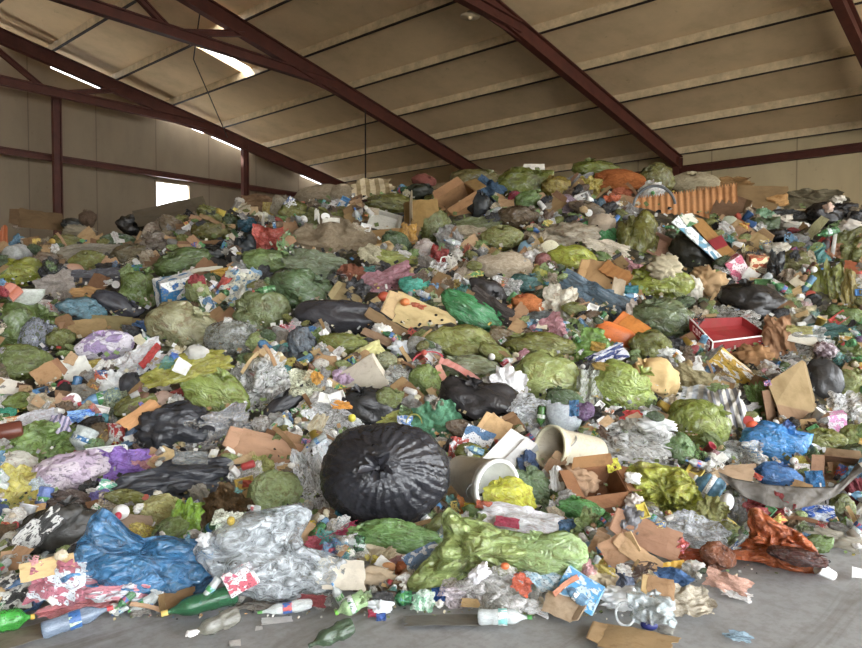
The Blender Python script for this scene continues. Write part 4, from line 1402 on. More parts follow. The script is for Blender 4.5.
paper 425 559 40 24 30 dfe4e8 fin=print hx2=6a86b0 seed=1 | *newspaper | folded beside the green sheet
bottle 402 598 20 14 0 3a9462 seed=2 | small green bottle | 
sheet 423 601 24 20 10 d6e8d8 fin=filmprint hx2=8cc09a seed=3 | pale mint packet | 
pack 438 594 13 13 0 2a58c4 fin=film | royal blue scrap | 
clear 490 588 64 42 -4 d2d0cc seed=6 dep=.6 | *heap of clear film | on the floor edge
clear 462 592 44 26 6 bdb0b6 seed=2 | pinkish clear film | 
wad 480 573 22 14 40 f4f2f6 seed=2 fin=paper | white paper fold | 
sheet 522 584 20 17 -30 e0733a fin=film seed=9 | *orange scrap | bright on the clear film
ball 505 566 9 7 0 dc7838 name=orange_peel cat=food | small orange peel | 
sheet 546 576 38 26 -8 dfebf2 fin=filmprint hx2=a8c8dc seed=6 | *white blue packet | 
box 580 590 40 30 -26 60b4ea fin=print hx2=d8eaf4 yaw=-12 dep=.25 tilt=-5 | *sky blue package | tilted on its edge at the toe of the heap
stick 566 586 30 5 34 e0957a fin=card | salmon card strip | 
bottle 504 617 52 16 182 d4dcdc seed=1 lab=86dcd8 | *aqua labelled bottle | lying on the floor in front of clear film
card 560 606 34 20 -24 cfba98 seed=0 tilt=45 | *squashed beige box | on the floor before the blue package
sheet 535 607 34 12 -14 e8eaec fin=film seed=4 tilt=40 | white film on floor | 
card 444 620 80 10 4 85827c seed=4 tilt=70 | *grey flat board | on the floor below the newspaper
card 636 640 66 22 -6 b8966c seed=1 tilt=66 | *flat brown cardboard | lying on the bare floor
clear 652 604 44 36 -8 c6d2d6 seed=4 dep=.8 fin=pet | *clear jug | crushed at the toe of the heap
ring 625 614 20 24 0 d6dcde fin=pet | clear bottle base | round beside the clear jug
rag 684 601 54 26 10 bdb3a2 seed=2 tilt=35 | *grey beige cloth | flat at the toe of the heap
rag 671 578 38 19 -10 4a6a96 seed=3 | *blue denim | under a yellow strip
stick 666 566 34 6 7 e8b03a fin=hard | yellow strip | 
wad 622 598 48 22 6 f0f2f2 seed=5 | *white foam crumbs | 
clear 619 580 28 22 -50 7884a4 seed=1 fin=film | grey blue film | 
pack 601 582 26 24 -20 d2c2a2 fin=paper | beige packet | 
wad 694 566 19 11 0 e8e4de seed=7 | white paper lump | 
rag 728 583 40 18 -12 dcb49c seed=8 | *peach rag | on the floor before the rust red bag
sheet 736 594 28 9 -10 f0f0ee fin=film seed=1 tilt=40 | white film strip on floor | 
tangle 640 573 34 24 0 5f4e44 | brown tangled strips | 
cup 826 572 17 13 158 f8f8f6 seed=0 yaw=-30 | *white paper cup | tipped over on the bare floor
cup 859 573 12 11 180 f4f4f2 | white cup by wall side | on the bare floor
clear 738 636 26 10 -6 8fb0c4 seed=8 tilt=40 fin=pet | *pale blue scrap | alone on the bare floor
ball 649 625 17 10 0 2c3c74 fin=hard name=stopper cat=cap | dark blue cap | before the clear jug
wad 666 630 15 7 0 938f86 seed=2 fin=card | grey stone chip | on the bare floor
bag 130 254 40 19 8 756a48 seed=1 fin=film | *drab brown bag | near the end wall
bag 88 219 15 15 0 64503f seed=7 fin=cloth | brown lump | at the end wall
bag 72 224 18 11 0 26241f fin=black seed=2 | small dark bag | 
bag 130 225 24 19 0 211f1d fin=black seed=6 | *black bag at end wall | below the bright window
wad 80 232 28 14 0 a3987f seed=3 | pale tangle | 
wad 18 227 10 4 0 d0c8b4 seed=1 | pale scrap | 
wad 26 241 9 6 0 cfc8b4 seed=2 | pale torn scrap | 
bag 212 232 36 19 0 74732e seed=3 | *olive bag by stick | 
rag 257 204 40 18 -6 836646 seed=3 fin=card name=cardboard_piece cat=cardboard | *brown crest cardboard | crumpled under the end wall rafter
bag 247 225 17 13 0 2f5d74 seed=5 | dark blue bag | 
bag 245 246 19 21 0 24292c fin=black seed=8 | black scrap bag | 
bag 280 207 18 21 0 958a79 seed=11 fin=cloth | grey bag | 
pack 268 209 10 13 0 b8a854 fin=film | yellowish scrap | 
wad 240 201 9 7 0 dcd4c0 seed=4 | white shard | 
wad 262 216 14 8 0 cfc8b0 seed=5 | white crumpled scrap | 
stick 263 225 3 13 0 e0d8c8 | small upright white stick | 
bag 212 254 28 15 0 1f211f fin=black seed=9 | low black bag | 
wad 157 243 28 22 0 857967 seed=6 fin=film | *grey crumpled film | at the near side of the brown board
sack 322 194 48 17 6 857360 seed=2 | *grey brown sack | along the crest
sack 343 193 24 16 0 857461 seed=3 | small grey brown sack | 
bag 424 181 22 13 0 82513f seed=4 fin=cloth | rusty bag on crest | 
bag 420 192 24 15 0 2e3126 seed=5 fin=black | dark bag on crest | 
stick 331 221 17 4 -4 e6e0d0 | white plastic rod | 
stick 317 218 5 10 0 e0dccd | white stub | 
card 395 236 48 15 4 98724a seed=4 | flat brown cardboard piece | 
sheet 408 235 17 23 0 c4922c fin=film seed=7 | *amber bag | on flat brown cardboard
sheet 390 258 58 15 -4 97a057 fin=film seed=12 | pale green limp sheet | 
bag 425 250 21 21 0 c2b4ac fin=film seed=9 | pinkish white bag | 
rag 370 253 22 19 0 aca288 seed=6 | pale cloth scrap | 
pack 372 211 13 6 -6 d8c8a6 fin=paper | cream bar wrapper | 
sheet 313 218 15 19 -20 74743f fin=film seed=5 | drab olive scrap | 
rag 297 206 15 10 0 bd5f58 seed=1 | pink cloth scrap | 
bag 475 180 44 19 -3 776f36 seed=5 | *brownish olive bag | on the crest
bag 556 188 26 21 0 a08c2f seed=7 | *mustard bag | on the crest
rag 489 190 28 19 -30 415a6c seed=8 | *slate blue cloth | near the opened box
bag 515 197 13 11 0 b0363e seed=2 | small red bag | 
bag 518 218 38 22 0 766548 seed=3 | *brown bag | dusty and round
sheet 478 223 42 12 4 657042 fin=film seed=9 | dull green sheet | 
rag 467 232 40 13 0 a69882 seed=10 | *grey tan cushion cover | 
bag 502 238 38 23 0 919350 seed=12 | *straw green bag | beside the blue bowl
ball 543 261 17 17 0 a2685f fin=film name=rubber_ball | dusty pink ball | 
wad 570 236 54 27 0 ab9d84 seed=7 fin=film | *pale paper mess | 
bag 565 205 24 19 0 c2acbc seed=6 fin=filmprint hx2=8a7480 | lilac printed bag | 
bag 480 206 23 25 0 2c2f31 fin=black seed=1 | black bag near opened box | 
tangle 452 265 24 26 0 e8e2d4 | *white plastic tangle | 
pack 438 256 16 18 -20 aa3832 fin=film | dark red wrapper | 
sheet 467 254 8 19 -10 a85836 fin=film seed=2 | rust coloured strip | 
bag 596 171 42 19 -8 747e32 seed=7 | *green crest bag | beside the rusty orange bag
bag 657 178 32 27 0 7c773c seed=9 | *khaki bag | at the foot of the red rafter
sheet 612 201 16 11 0 ce4c30 fin=film seed=8 | red orange film | 
rag 622 194 22 12 0 b87048 seed=4 | orange brown rag | 
bag 597 207 16 17 0 3a5a72 seed=8 | navy bag | 
bag 602 223 24 17 0 c4b098 seed=3 fin=paper | pinkish paper bag | 
sheet 606 233 44 16 -28 3c9650 fin=film seed=10 | *shiny green film | long and bright
rag 607 247 42 15 -14 d4c9b2 seed=6 | *twisted cream cloth | 
tray 661 247 24 22 -30 a07462 seed=1 | *salmon tray | beside the printed display box
wad 664 267 32 24 0 c2b295 seed=8 | *beige paper bag | under the salmon tray
card 729 206 28 22 -20 85694a seed=5 | brown cardboard triangle | 
rag 733 184 34 14 0 967242 seed=9 fin=card name=cardboard_piece cat=cardboard | arched tan cardboard | on the crest
bowl 729 222 19 12 0 b2b69c flip=1 | pale green dish | 
bag 764 217 21 16 0 72a588 seed=4 | *mint green bag | 
pack 778 201 17 11 10 c08c56 fin=paper | orange tan wrapper | 
rag 812 199 58 18 -4 675b47 seed=2 | *drab tarpaulin | below the side wall
wad 838 200 14 9 0 e4dcc8 seed=5 | white rag ball | 
wad 828 208 10 11 0 d8b8a8 seed=1 | pinkish scrap | 
wad 850 226 20 13 0 dcd4c4 seed=6 | white crumpled rag | 
wad 855 215 12 7 0 e2dccc seed=3 | white torn piece | 
bag 824 215 30 23 0 1e1b1a fin=black seed=4 | *black bag above shoe | 
rag 781 222 20 15 0 d2cabb seed=7 | white cloth scrap | 
wad 797 226 22 9 0 dcd6c8 seed=4 | white shredded paper | 
bag 777 236 22 13 0 201f20 fin=black seed=3 | black film lump | 
rag 790 214 32 9 -6 2d2d2a seed=5 fin=film | dark film strip | 
stick 812 237 42 8 62 979368 fin=cloth name=webbing_strap cat=strap | *tan webbing strap | curved beside the red shoe
sheet 850 251 34 38 0 707840 fin=film seed=4 | *green sheet at edge | 
pack 835 251 13 14 0 bd8a56 fin=film | orange brown scrap | 
box 757 264 17 18 -6 b83c2a fin=print hx2=ecd2aa yaw=20 | *small red box | with a cream lower half
wad 776 252 24 19 0 d8d1c0 seed=2 fin=film | white plastic knot | 
sheet 776 269 15 36 0 2b2d2e fin=black seed=7 | black narrow sheet | 
sheet 851 297 20 52 8 97853a fin=film seed=3 | *ochre hanging sheet | 
card 857 268 22 12 -12 bd7844 seed=2 | orange board | 
sheet 831 332 44 17 0 3e716c fin=film seed=5 | *dark teal sheet | below the olive hanging sheet
card 604 278 38 30 -16 bd9462 seed=1 tilt=10 | *brown carton wall | beside the slate blue tarp
plank 616 273 30 13 -42 b37c42 | orange brown beam end | 
paper 618 292 12 26 -10 d2bfa0 seed=3 | pale board strip | 
bag 540 345 64 24 -4 7c8642 seed=13 | *olive green bag | long beside the cream white bag
rag 588 346 38 34 10 70a848 seed=13 fin=film | *bright green netting | 
sheet 540 318 32 14 10 626866 fin=film seed=12 | grey film | 
rag 563 328 28 14 0 6fb0d2 seed=12 fin=filmprint hx2=e8eef2 | blue and white scraps | under the cream white bag
bag 488 292 40 24 -30 2e2b2b fin=black seed=6 | *dark strip bag | above the teal net bag
sheet 494 308 56 17 -34 4c4642 fin=cloth seed=8 | brown grey strip | 
bag 528 303 30 17 -8 be6a3e seed=9 fin=cloth | *orange brown bag | 
bag 524 283 32 17 0 4a7e7c seed=11 | dull teal bag | 
bag 540 275 15 17 0 aaa844 seed=10 | small yellow bag | 
wad 708 284 34 34 0 c6a374 seed=3 fin=card | *tan crushed box | 
wad 694 290 17 28 0 e0dac8 seed=4 | white crushed paper | 
rag 632 310 11 22 0 c2b6a8 seed=6 | hanging grey rag | 
bag 650 346 38 30 0 747e3c seed=6 | olive lower bag | 
pack 607 357 36 15 24 2d3f78 fin=print hx2=e0e0e8 | *navy wrapper | shiny with print
pack 598 347 13 9 -10 dab83e fin=film | yellow foil scrap | 
pack 630 290 15 9 0 2f949a fin=film | turquoise scrap | 
wad 665 353 16 9 0 dcdcd4 seed=2 | white torn wad | 
clear 735 318 50 20 -14 b4b0a6 seed=10 | *brown clear film | behind the red box
clear 800 346 62 34 8 c2c2be seed=11 | *grey clear sheet | beside the big brown box
card 803 339 26 10 -16 ece6d2 seed=3 fin=paper lift=.5 | white card strip | 
wad 826 351 20 18 0 beaeb0 seed=4 fin=print hx2=7a6468 | crumpled newspaper | 
ring 848 349 22 20 0 e2ded6 arc=1 | white plastic ring | 
rag 778 336 26 40 8 b08a60 seed=7 fin=card name=cardboard_piece cat=cardboard | torn brown cardboard | behind the red box
wad 752 357 36 24 0 a5794f seed=5 fin=card | brown crumpled paper | below the red box
bag 805 306 12 10 0 c2a0a0 seed=5 | pinkish bag | 
pack 799 331 22 10 -4 b0a862 fin=film | straw coloured wrapper | 
card 652 536 58 30 -18 bb9470 seed=2 tilt=20 | *torn brown carton | flat and open near the toe of the heap
card 617 550 30 26 28 d4ac80 seed=5 tilt=15 | pale brown carton flap | 
card 642 557 44 16 -32 cba47c seed=3 tilt=20 | brown carton strip | 
box 735 370 46 18 -38 f2eee8 fin=print hx2=dcae40 yaw=-10 dep=.5 tilt=-15 | *white printed tray | with a yellow inside under the red box
box 737 268 17 24 28 f0dcdc fin=print hx2=d86a88 yaw=18 | *white and pink box | at the lower end of the printed box
'''

def arc_mesh(): return ring_mesh(8, 172, .45, .03)
def pillow_mesh():
    n, Fc = ico(4)
    V = np.sign(n) * np.abs(n) ** .62
    V = V * (1 + .03 * vn(n * 4, 3))[:, None]
    return mk('pillow', unit(V), Fc)
def corr_mesh():
    """A corrugated sheet: ribs across its length, with thickness and one torn edge."""
    n, m = 150, 10
    V, Fc = [], []
    for s in (0, 1):
        for i in range(n):
            for j in range(m):
                x, z = -.5 + i / (n - 1), -.5 + j / (m - 1)
                e = .06 * math.sin(i * 1.7) * (j in (0, m - 1))
                V.append((x, .06 * math.sin(x * 2 * PI * 17) + .5 * math.cos(x * 2.6) - .4 + .12 * s, z + e + .12 * x))
    o = n * m
    for i in range(n - 1):
        for j in range(m - 1):
            q = [i * m + j, (i + 1) * m + j, (i + 1) * m + j + 1, i * m + j + 1]
            Fc.append(q); Fc.append([a + o for a in q[::-1]])
    for i in range(n - 1):
        for j in (0, m - 1):
            Fc.append([i * m + j, (i + 1) * m + j, (i + 1) * m + j + o, i * m + j + o])
    return mk('corrugated', V, Fc)
SPECIAL = {
    'blackbig': lambda: bag_mesh(141, sub=6, pole=(-.12, -.97, .12), folds=27, fold_amp=.046, lump=.07, crease=.014, facet=1.5, pinch=.03, reach=1.2),
    'big1': lambda: bag_mesh(151, sub=5, pole=(.3, -.8, .1), crease=.1, lump=.22),
    'big2': lambda: bag_mesh(152, sub=5, pole=(-.8, -.5, .2), crease=.1),
    'tied2': lambda: bag_mesh(153, sub=5, pole=(.45, -.7, -.5), folds=13, fold_amp=.1, lump=.12),
    'sackA': lambda: base_mesh('sack', 1)[0],
    'pillow': pillow_mesh, 'corr': corr_mesh, 'arc': arc_mesh,
}
HAND = []              # (object, name, extra or None, is a landmark, px, py, w, h)
NUM = {'seed', 'tilt', 'yaw', 'lift', 'dep', 'flip', 'on'}
rowsI = []
for ln in ITEMS.strip().splitlines():
    a, rest = ln.split('|', 1)
    ref, extra = (rest.split('|') + [''])[:2]
    tk = a.split()
    op = dict(x.split('=', 1) for x in tk[7:])
    rowsI.append((tk[0], *[float(x) for x in tk[1:6]], tk[6], op, ref.strip(), extra.strip()))
rowsI.sort(key=lambda r: (float(r[7].get('lift', 0)) > .5, -r[3] * r[4]))

def P3(px, py, s, dy=0.0):
    return CAM + ray(px, py) * (s + dy)
def hand(o, name, cat, ref, extra, box):
    if cat: o['category'] = cat
    HAND.append((o, ref.lstrip('*'), extra, ref.startswith('*'), *box))
    return o
def world_obj(name, bm_or_me, mat, parent=None, origin=None):
    me = bm_or_me if isinstance(bm_or_me, bpy.types.Mesh) else bm_mesh(name, bm_or_me)
    o = link(name, me, mat, parent)
    return o
def rest_on_floor(me):
    lo = min(v.co.z for v in me.vertices)
    if lo < .004:
        for v in me.vertices: v.co.z += .004 - lo

def poly(name, cat, pts, hx, fin, ref, extra, seed, puff=.5, hx2=None, pole=None, lift=.35, jag=.012, wrinkle=1.0):
    xs = [p[0] for p in pts]; ys = [p[1] for p in pts]
    cx, cy, w, h = (min(xs) + max(xs)) / 2, (min(ys) + max(ys)) / 2, max(xs) - min(xs), max(ys) - min(ys)
    u = [((x - cx) / w, -(y - cy) / h) for x, y in pts]
    pl = None if pole is None else ((pole[0] - cx) / w, -(pole[1] - cy) / h)
    me = poly_mesh(u, seed, pole=pl, jag=jag, wrinkle=wrinkle)
    s = surf(cx, cy); k = s / F
    D = puff * min(w, h) * k
    p, m = frame_at(cx, cy, s - lift * D)
    o = link(name, me, M(hx, fin, hx2))
    f = 1.0
    ext = h * k * .5 * .92
    if p.z < ext:
        d = ray(cx, cy); s3 = (ext - CAMH) / d.z
        if s3 < s - lift * D: f = s3 / (s - lift * D); p = CAM + d * s3
    o.matrix_world = Matrix.Translation(p) @ m @ Matrix.Diagonal((w * k * f, D * f, h * k * f, 1))
    remember(o, me)
    return hand(o, name, cat, ref, extra, (cx, cy, w, h))

poly('plastic_film', 'plastic sheet', [(196, 545), (215, 530), (235, 516), (262, 512), (300, 508), (314, 520), (300, 538), (304, 550), (325, 556), (345, 566), (342, 585), (330, 597), (300, 601), (262, 597), (240, 588), (215, 570)],
     'bec4c8', 'clear', '*big clear film', 'white and crumpled at the toe of the heap', 5, .5, wrinkle=.9)
poly('refuse_bag', 'bag', [(448, 506), (460, 519), (480, 521), (500, 529), (520, 533), (538, 540), (546, 555), (528, 566), (508, 571), (497, 576), (485, 566), (470, 573), (455, 581), (430, 589), (406, 589), (412, 575), (430, 556), (445, 540), (441, 520)],
     '9cb272', 'film', '*big soft green bag', 'spread over the toe of the heap', 3, .6, wrinkle=.7)
poly('plastic_film', 'plastic sheet', [(108, 502), (118, 514), (128, 527), (143, 539), (163, 539), (184, 545), (212, 549), (218, 562), (213, 582), (202, 596), (179, 600), (163, 595), (143, 591), (112, 582), (84, 574), (65, 576), (69, 559), (82, 544), (94, 521), (102, 506)],
     '3f80b4', 'film', '*blue film bag', 'large and shiny with its corner standing up', 9, .5, wrinkle=.9)
poly('refuse_bag', 'bag', [(622, 474), (640, 463), (660, 465), (682, 468), (692, 480), (699, 492), (703, 505), (697, 517), (680, 518), (671, 510), (664, 516), (650, 513), (643, 498), (632, 492)],
     'b2c04c', 'film', '*big lime sheet', 'bright and crumpled beside a torn box', 7, .6, pole=(672, 508))
poly('refuse_bag', 'bag', [(752, 512), (762, 511), (776, 522), (796, 529), (809, 540), (816, 551), (822, 564), (800, 567), (775, 566), (755, 563), (735, 565), (729, 558), (744, 550), (752, 540), (750, 525)],
     'cc6630', 'film', '*orange bag', 'slumped on the floor under the rubber strip', 11, .6)

for kind, cx, cy, w, h, rot, hx, op, ref, extra in rowsI:
    op = dict(op)
    cat = op.pop('cat', None); pr = op.pop('proto', None); arc = op.pop('arc', None)
    kw = {k: (float(v) if k in NUM else v) for k, v in op.items()}
    if 'seed' in kw: kw['seed'] = int(kw['seed'])
    else: kw['seed'] = len(HAND)
    if pr: kw['mesh'] = proto('special_' + pr, SPECIAL[pr])
    if arc: kw['mesh'] = proto('special_arc', SPECIAL['arc'])
    if kind in ('bag', 'sheet', 'clear', 'rag', 'wad', 'sack', 'pack') and max(w, h) < 90: w, h = w * 1.15, h * 1.15
    o = place(kind, cx, cy, w, h, rot, hx, **kw)
    hand(o, o.name, cat, ref, extra, (cx, cy, w, h))

# ---- the big brown box: a leaning panel, a creased lower flap and narrow side flaps
def quads(name, q, mat, parent=None, t=.015):
    bm = bmesh.new()
    for pts in q:
        n = (Vector(pts[1]) - Vector(pts[0])).cross(Vector(pts[3]) - Vector(pts[0])).normalized()
        if n.y > 0: n = -n
        slab(bm, pts, -n * t)
    return world_obj(name, bm, mat, parent)
s = surf(790, 400)
g = lambda x, y, dy=0: P3(x, y, s - .25, dy)
mb = M('977b59', 'card')
bx = quads('cardboard_box', [[g(768, 384), g(803, 361, .12), g(815, 413, .02), g(776, 404, -.08)], [g(803, 361, .12), g(806, 363, .5), g(818, 411, .4), g(815, 413, .02)], [g(768, 384), g(803, 361, .12), g(806, 363, .5), g(772, 380, .45)]], mb)
quads('flap', [[g(776, 404, -.08), g(815, 413, .02), g(807, 424, -.10), g(781, 418, -.16)]], mb, bx)
quads('flap', [[g(762, 391, -.02), g(772, 389, .0), g(778, 427, -.06), g(768, 424, -.1)]], mb, bx)
quads('flap', [[g(791, 419, -.1), g(799, 421, -.1), g(800, 439, -.12), g(792, 438, -.14)]], mb, bx)
quads('flap', [[g(802, 420, -.06), g(808, 419, -.04), g(808, 438, -.08), g(803, 439, -.08)]], mb, bx)
remember(bx, bx.data)
hand(bx, '', 'box', '*big brown box', 'standing open with hanging flaps', (789, 395, 50, 60))

# ---- the white carton tipped up between the two buckets
s = surf(510, 452)
g = lambda x, y, dy=0: P3(x, y, s - .12, dy)
bx = quads('carton', [[g(512, 429, .05), g(527, 438, .02), g(498, 468, -.06), g(483, 459, -.03)], [g(483, 459, -.03), g(498, 468, -.06), g(499, 474, .1), g(485, 465, .12)], [g(512, 429, .05), g(483, 459, -.03), g(485, 465, .14), g(513, 434, .2)]], M('f2f1ee', 'paper'), t=.008)
quads('lid_flap', [[g(526.5, 437, -.02), g(537, 444, -.05), g(508, 475, -.13), g(497, 467.5, -.1)], [g(537, 444, -.05), g(539, 450, .08), g(510, 479, .0), g(508, 475, -.13)]], M('f2f1ee', 'paper'), bx, t=.008)
remember(bx, bx.data)
hand(bx, '', 'box', '*white carton', 'tipped up between two buckets', (511, 452, 54, 46))
# ---- flat dark discs on the perforated board, painting the shade of its holes
bd = [r[0] for r in HAND if r[1] == 'cream perforated board'][0]
bm = bmesh.new()
for hx_, hy_ in ((436, 315), (430, 321), (442, 320), (437, 325)):
    sh_ = surf(hx_, hy_) - .008
    k = sh_ / F
    vs = [P3(hx_ + 1.7 * math.cos(a), hy_ + 1.2 * math.sin(a), sh_) for a in np.linspace(0, 2 * PI, 10, endpoint=False)]
    vs = [bm.verts.new(bd.matrix_world.inverted() @ v) for v in vs]
    bm.faces.new(vs)
bpy.context.view_layer.update()
link('hole', bm_mesh('hole', bm), M('2a241c', 'card'), bd)

# ---- the printed display box
s = surf(703, 240)
g = lambda x, y, dy=0: P3(x, y, s - .15, dy)
bx = quads('display_box', [[g(684, 214, .12), g(703, 219, .14), g(733, 251, -.02), g(722, 258, -.05)], [g(703, 219, .14), g(706, 224, .4), g(737, 254, .25), g(733, 251, -.02)], [g(722, 258, -.05), g(733, 251, -.02), g(737, 254, .25), g(727, 262, .22)]], M('a0703c', 'card'))
quads('side_panel', [[g(672, 222, -.04), g(679, 215, .1), g(724, 258, -.06), g(719, 263, -.12)]], M('5f96ae', 'print', 'dfe4e0'), bx)
quads('end_panel', [[g(679, 215, .08), g(692, 213, .1), g(699, 222, .04), g(688, 227, .0)]], M('d8d4c4', 'print', '5c8a58'), bx)
quads('label_patch', [[g(708, 241, -.03), g(721, 235, .0), g(728, 245, -.05), g(716, 250, -.09)]], M('8e2027', 'paper'), bx)
remember(bx, bx.data)
hand(bx, '', 'box', '*printed display box', 'long and tilted with blue, brown and maroon faces', (703, 238, 64, 50))

# ---- the open red box
s = surf(728, 334)
g = lambda x, y, dy=0: P3(x, y, s - .22, dy)
A, Bq, Cq, Dq = (690, 319, .02), (713, 342, -.16), (769, 335, .12), (742, 317, .36)
lo = lambda q, h: (q[0], q[1] + h, q[2])
mr = M('96361e', 'paper')
bx = quads('red_box', [[g(*A), g(*Bq), g(*lo(Bq, 15)), g(*lo(A, 12))], [g(*Bq), g(*Cq), g(*lo(Cq, 11)), g(*lo(Bq, 15))], [g(*A), g(*Dq), g(*lo(Dq, 8)), g(*lo(A, 10))], [g(*Dq), g(*Cq), g(*lo(Cq, 9)), g(*lo(Dq, 8))],
                         [g(*lo(A, 10)), g(*lo(Bq, 12)), g(*lo(Cq, 8)), g(*lo(Dq, 8))]], mr)
mw = M('efe9e4', 'paper')
world_obj('rim', tube_mesh('rim', [g(A[0] - 2, A[1] - 3, A[2] - .01), g(Bq[0], Bq[1], Bq[2] - .01), g(Cq[0], Cq[1], Cq[2] - .01)], .011), mw, bx)
world_obj('corner_edge', tube_mesh('corner_edge', [g(Bq[0], Bq[1], -.17), g(Bq[0] - 2, Bq[1] + 16, -.17)], .012), mw, bx)
# worn white lettering on the short side, too faded to read
bm = bmesh.new()
def on_side(u, v): 
    a, b_, c = g(*A), g(*Bq), g(*lo(A, 12))
    return a + (b_ - a) * u + (c - a) * v - Vector((.004, .012, 0))
for i in range(6):
    u = .12 + i * .13
    for (x0, x1, y0, y1) in ((0, .025, .25, .75), (.025, .085, .25, .36), (.025, .085, .64, .75), (.06, .085, .25, .75))[:(3, 4, 3, 4, 2, 4)[i]]:
        slab(bm, [on_side(u + x0, y0), on_side(u + x1, y0), on_side(u + x1, y1), on_side(u + x0, y1)], (0, -.003, 0))
world_obj('lettering', bm, M('d8a8a8', 'paper'), bx)
remember(bx, bx.data)
hand(bx, '', 'box', '*red box', 'open and white edged with faded white letters', (728, 334, 80, 32))

# ---- the grey rubber strip that hangs in a curve
s = surf(790, 495)
top = [(719, 473), (735, 480), (769, 486), (809, 489), (834, 488), (849, 478), (859, 464)]
bot = [(722, 479), (745, 497), (768, 506), (790, 510), (812, 506), (836, 496), (864, 470)]
V, Fc = [], []
m = 40
def lerp(a, t):
    x = t * (len(a) - 1); i = min(int(x), len(a) - 2); f = x - i
    return a[i][0] * (1 - f) + a[i + 1][0] * f, a[i][1] * (1 - f) + a[i + 1][1] * f
for i in range(m):
    t = i / (m - 1)
    dy = -.30 - .22 * math.sin(PI * t)
    a, b_ = lerp(top, t), lerp(bot, t)
    for q in range(5):
        f = q / 4
        p = g0 = P3(a[0] * (1 - f) + b_[0] * f, a[1] * (1 - f) + b_[1] * f, s, dy - .10 * math.sin(f * PI / 2) + .012 * math.sin(i * .9))
        V.append(p)
    for q in range(5):
        V.append(V[-5] + Vector((0, .02, .006)))
for i in range(m - 1):
    for q in range(4):
        a = i * 10 + q
        Fc.append([a, a + 1, a + 11, a + 10]); Fc.append([a + 5, a + 15, a + 16, a + 6])
    for q in (0, 4):
        a = i * 10 + q
        Fc.append([a, a + 10, a + 15, a + 5])
st = link('rubber_strip', mk('rubber_strip', V, Fc), M('75716b', 'cloth'))
remember(st, st.data)
hand(st, '', 'rubber strip', '*rubber strip', 'grey and heavy, sagging in a curve over an orange bag', (790, 490, 140, 30))
# ================================================================== THE SMALLER RUBBISH BETWEEN
CELL = 2
GW, GH = 862 // CELL + 1, 648 // CELL + 1
cover = np.zeros((GH, GW), np.float32)
def stamp(cx, cy, w, h, k=1.0, val=1.0):
    y, x = np.mgrid[0:GH, 0:GW]
    x0, x1 = max(0, int((cx - w) / CELL)), min(GW, int((cx + w) / CELL) + 1)
    y0, y1 = max(0, int((cy - h) / CELL)), min(GH, int((cy + h) / CELL) + 1)
    if x1 <= x0 or y1 <= y0: return
    yy, xx = np.mgrid[y0:y1, x0:x1]
    e = ((xx * CELL - cx) / (w * .5 * k)) ** 2 + ((yy * CELL - cy) / (h * .5 * k)) ** 2
    cover[y0:y1, x0:x1] = np.maximum(cover[y0:y1, x0:x1], np.where(e < 1, val, 0))
# every mesh is sampled once; the samples are projected into a coarse depth buffer that says what hides what
nr = np.random.RandomState(5)
_smp = {}
def samples(me, n):
    if me.name in _smp and len(_smp[me.name]) >= n: return _smp[me.name]
    me.calc_loop_triangles()
    T = np.empty(len(me.loop_triangles) * 3, np.int32); me.loop_triangles.foreach_get('vertices', T)
    C = np.empty(len(me.vertices) * 3); me.vertices.foreach_get('co', C)
    C = C.reshape(-1, 3); T = T.reshape(-1, 3)
    a, b_, c = C[T[:, 0]], C[T[:, 1]], C[T[:, 2]]
    ar = np.linalg.norm(np.cross(b_ - a, c - a), axis=1) + 1e-12
    k = nr.choice(len(T), n, p=ar / ar.sum())
    r1, r2 = np.sqrt(nr.rand(n))[:, None], nr.rand(n)[:, None]
    _smp[me.name] = a[k] * (1 - r1) + b_[k] * r1 * (1 - r2) + c[k] * r1 * r2
    return _smp[me.name]
ZB = np.full(GW * GH, 1e9); ID = np.full(GW * GH, -1, np.int32)
roots = []
Rm = np.array([RIGHT[:], UP[:], FWD[:]])
def splat(todo):
    bpy.context.view_layer.update()
    for o in todo:
        r = o
        while r.parent: r = r.parent
        roots.append(r.name)
        mw = np.array(o.matrix_world)
        cs = np.array([mw[:3, :3] @ np.array(v[:]) + mw[:3, 3] for v in o.bound_box])
        q = (cs - np.array(CAM[:])) @ Rm.T
        z = np.maximum(q[:, 2], .3)
        w_, h_ = np.ptp(q[:, 0] / z) * F, np.ptp(q[:, 1] / z) * F
        n = 600000 if o.name == 'refuse_heap' else int(min(40000, max(300, w_ * h_ * 1.6)))
        P_ = samples(o.data, n)[:n] @ mw[:3, :3].T + mw[:3, 3]
        q = (P_ - np.array(CAM[:])) @ Rm.T
        ok = q[:, 2] > .3
        q = q[ok]
        x = ((431 + F * q[:, 0] / q[:, 2]) / CELL).astype(int); y = ((324 - F * q[:, 1] / q[:, 2]) / CELL).astype(int)
        ok = (x >= 0) & (x < GW) & (y >= 0) & (y < GH)
        i, d = (y * GW + x)[ok], q[ok, 2]
        od = np.argsort(-d)
        i, d = i[od], d[od]
        old = ZB[i]
        np.minimum.at(ZB, i, d)
        ID[i[ZB[i] < old]] = len(roots) - 1

hs = [r[0] for r in HAND]
splat([q for o in hs for q in [o] + list(o.children)])
got = (ID >= 0).reshape(GH, GW)
pad = np.pad(got, 1)
near = sum(pad[1 + a:1 + a + GH, 1 + c:1 + c + GW].astype(int) for a in (-1, 0, 1) for c in (-1, 0, 1))
cover[(near >= 8)] = 1.0

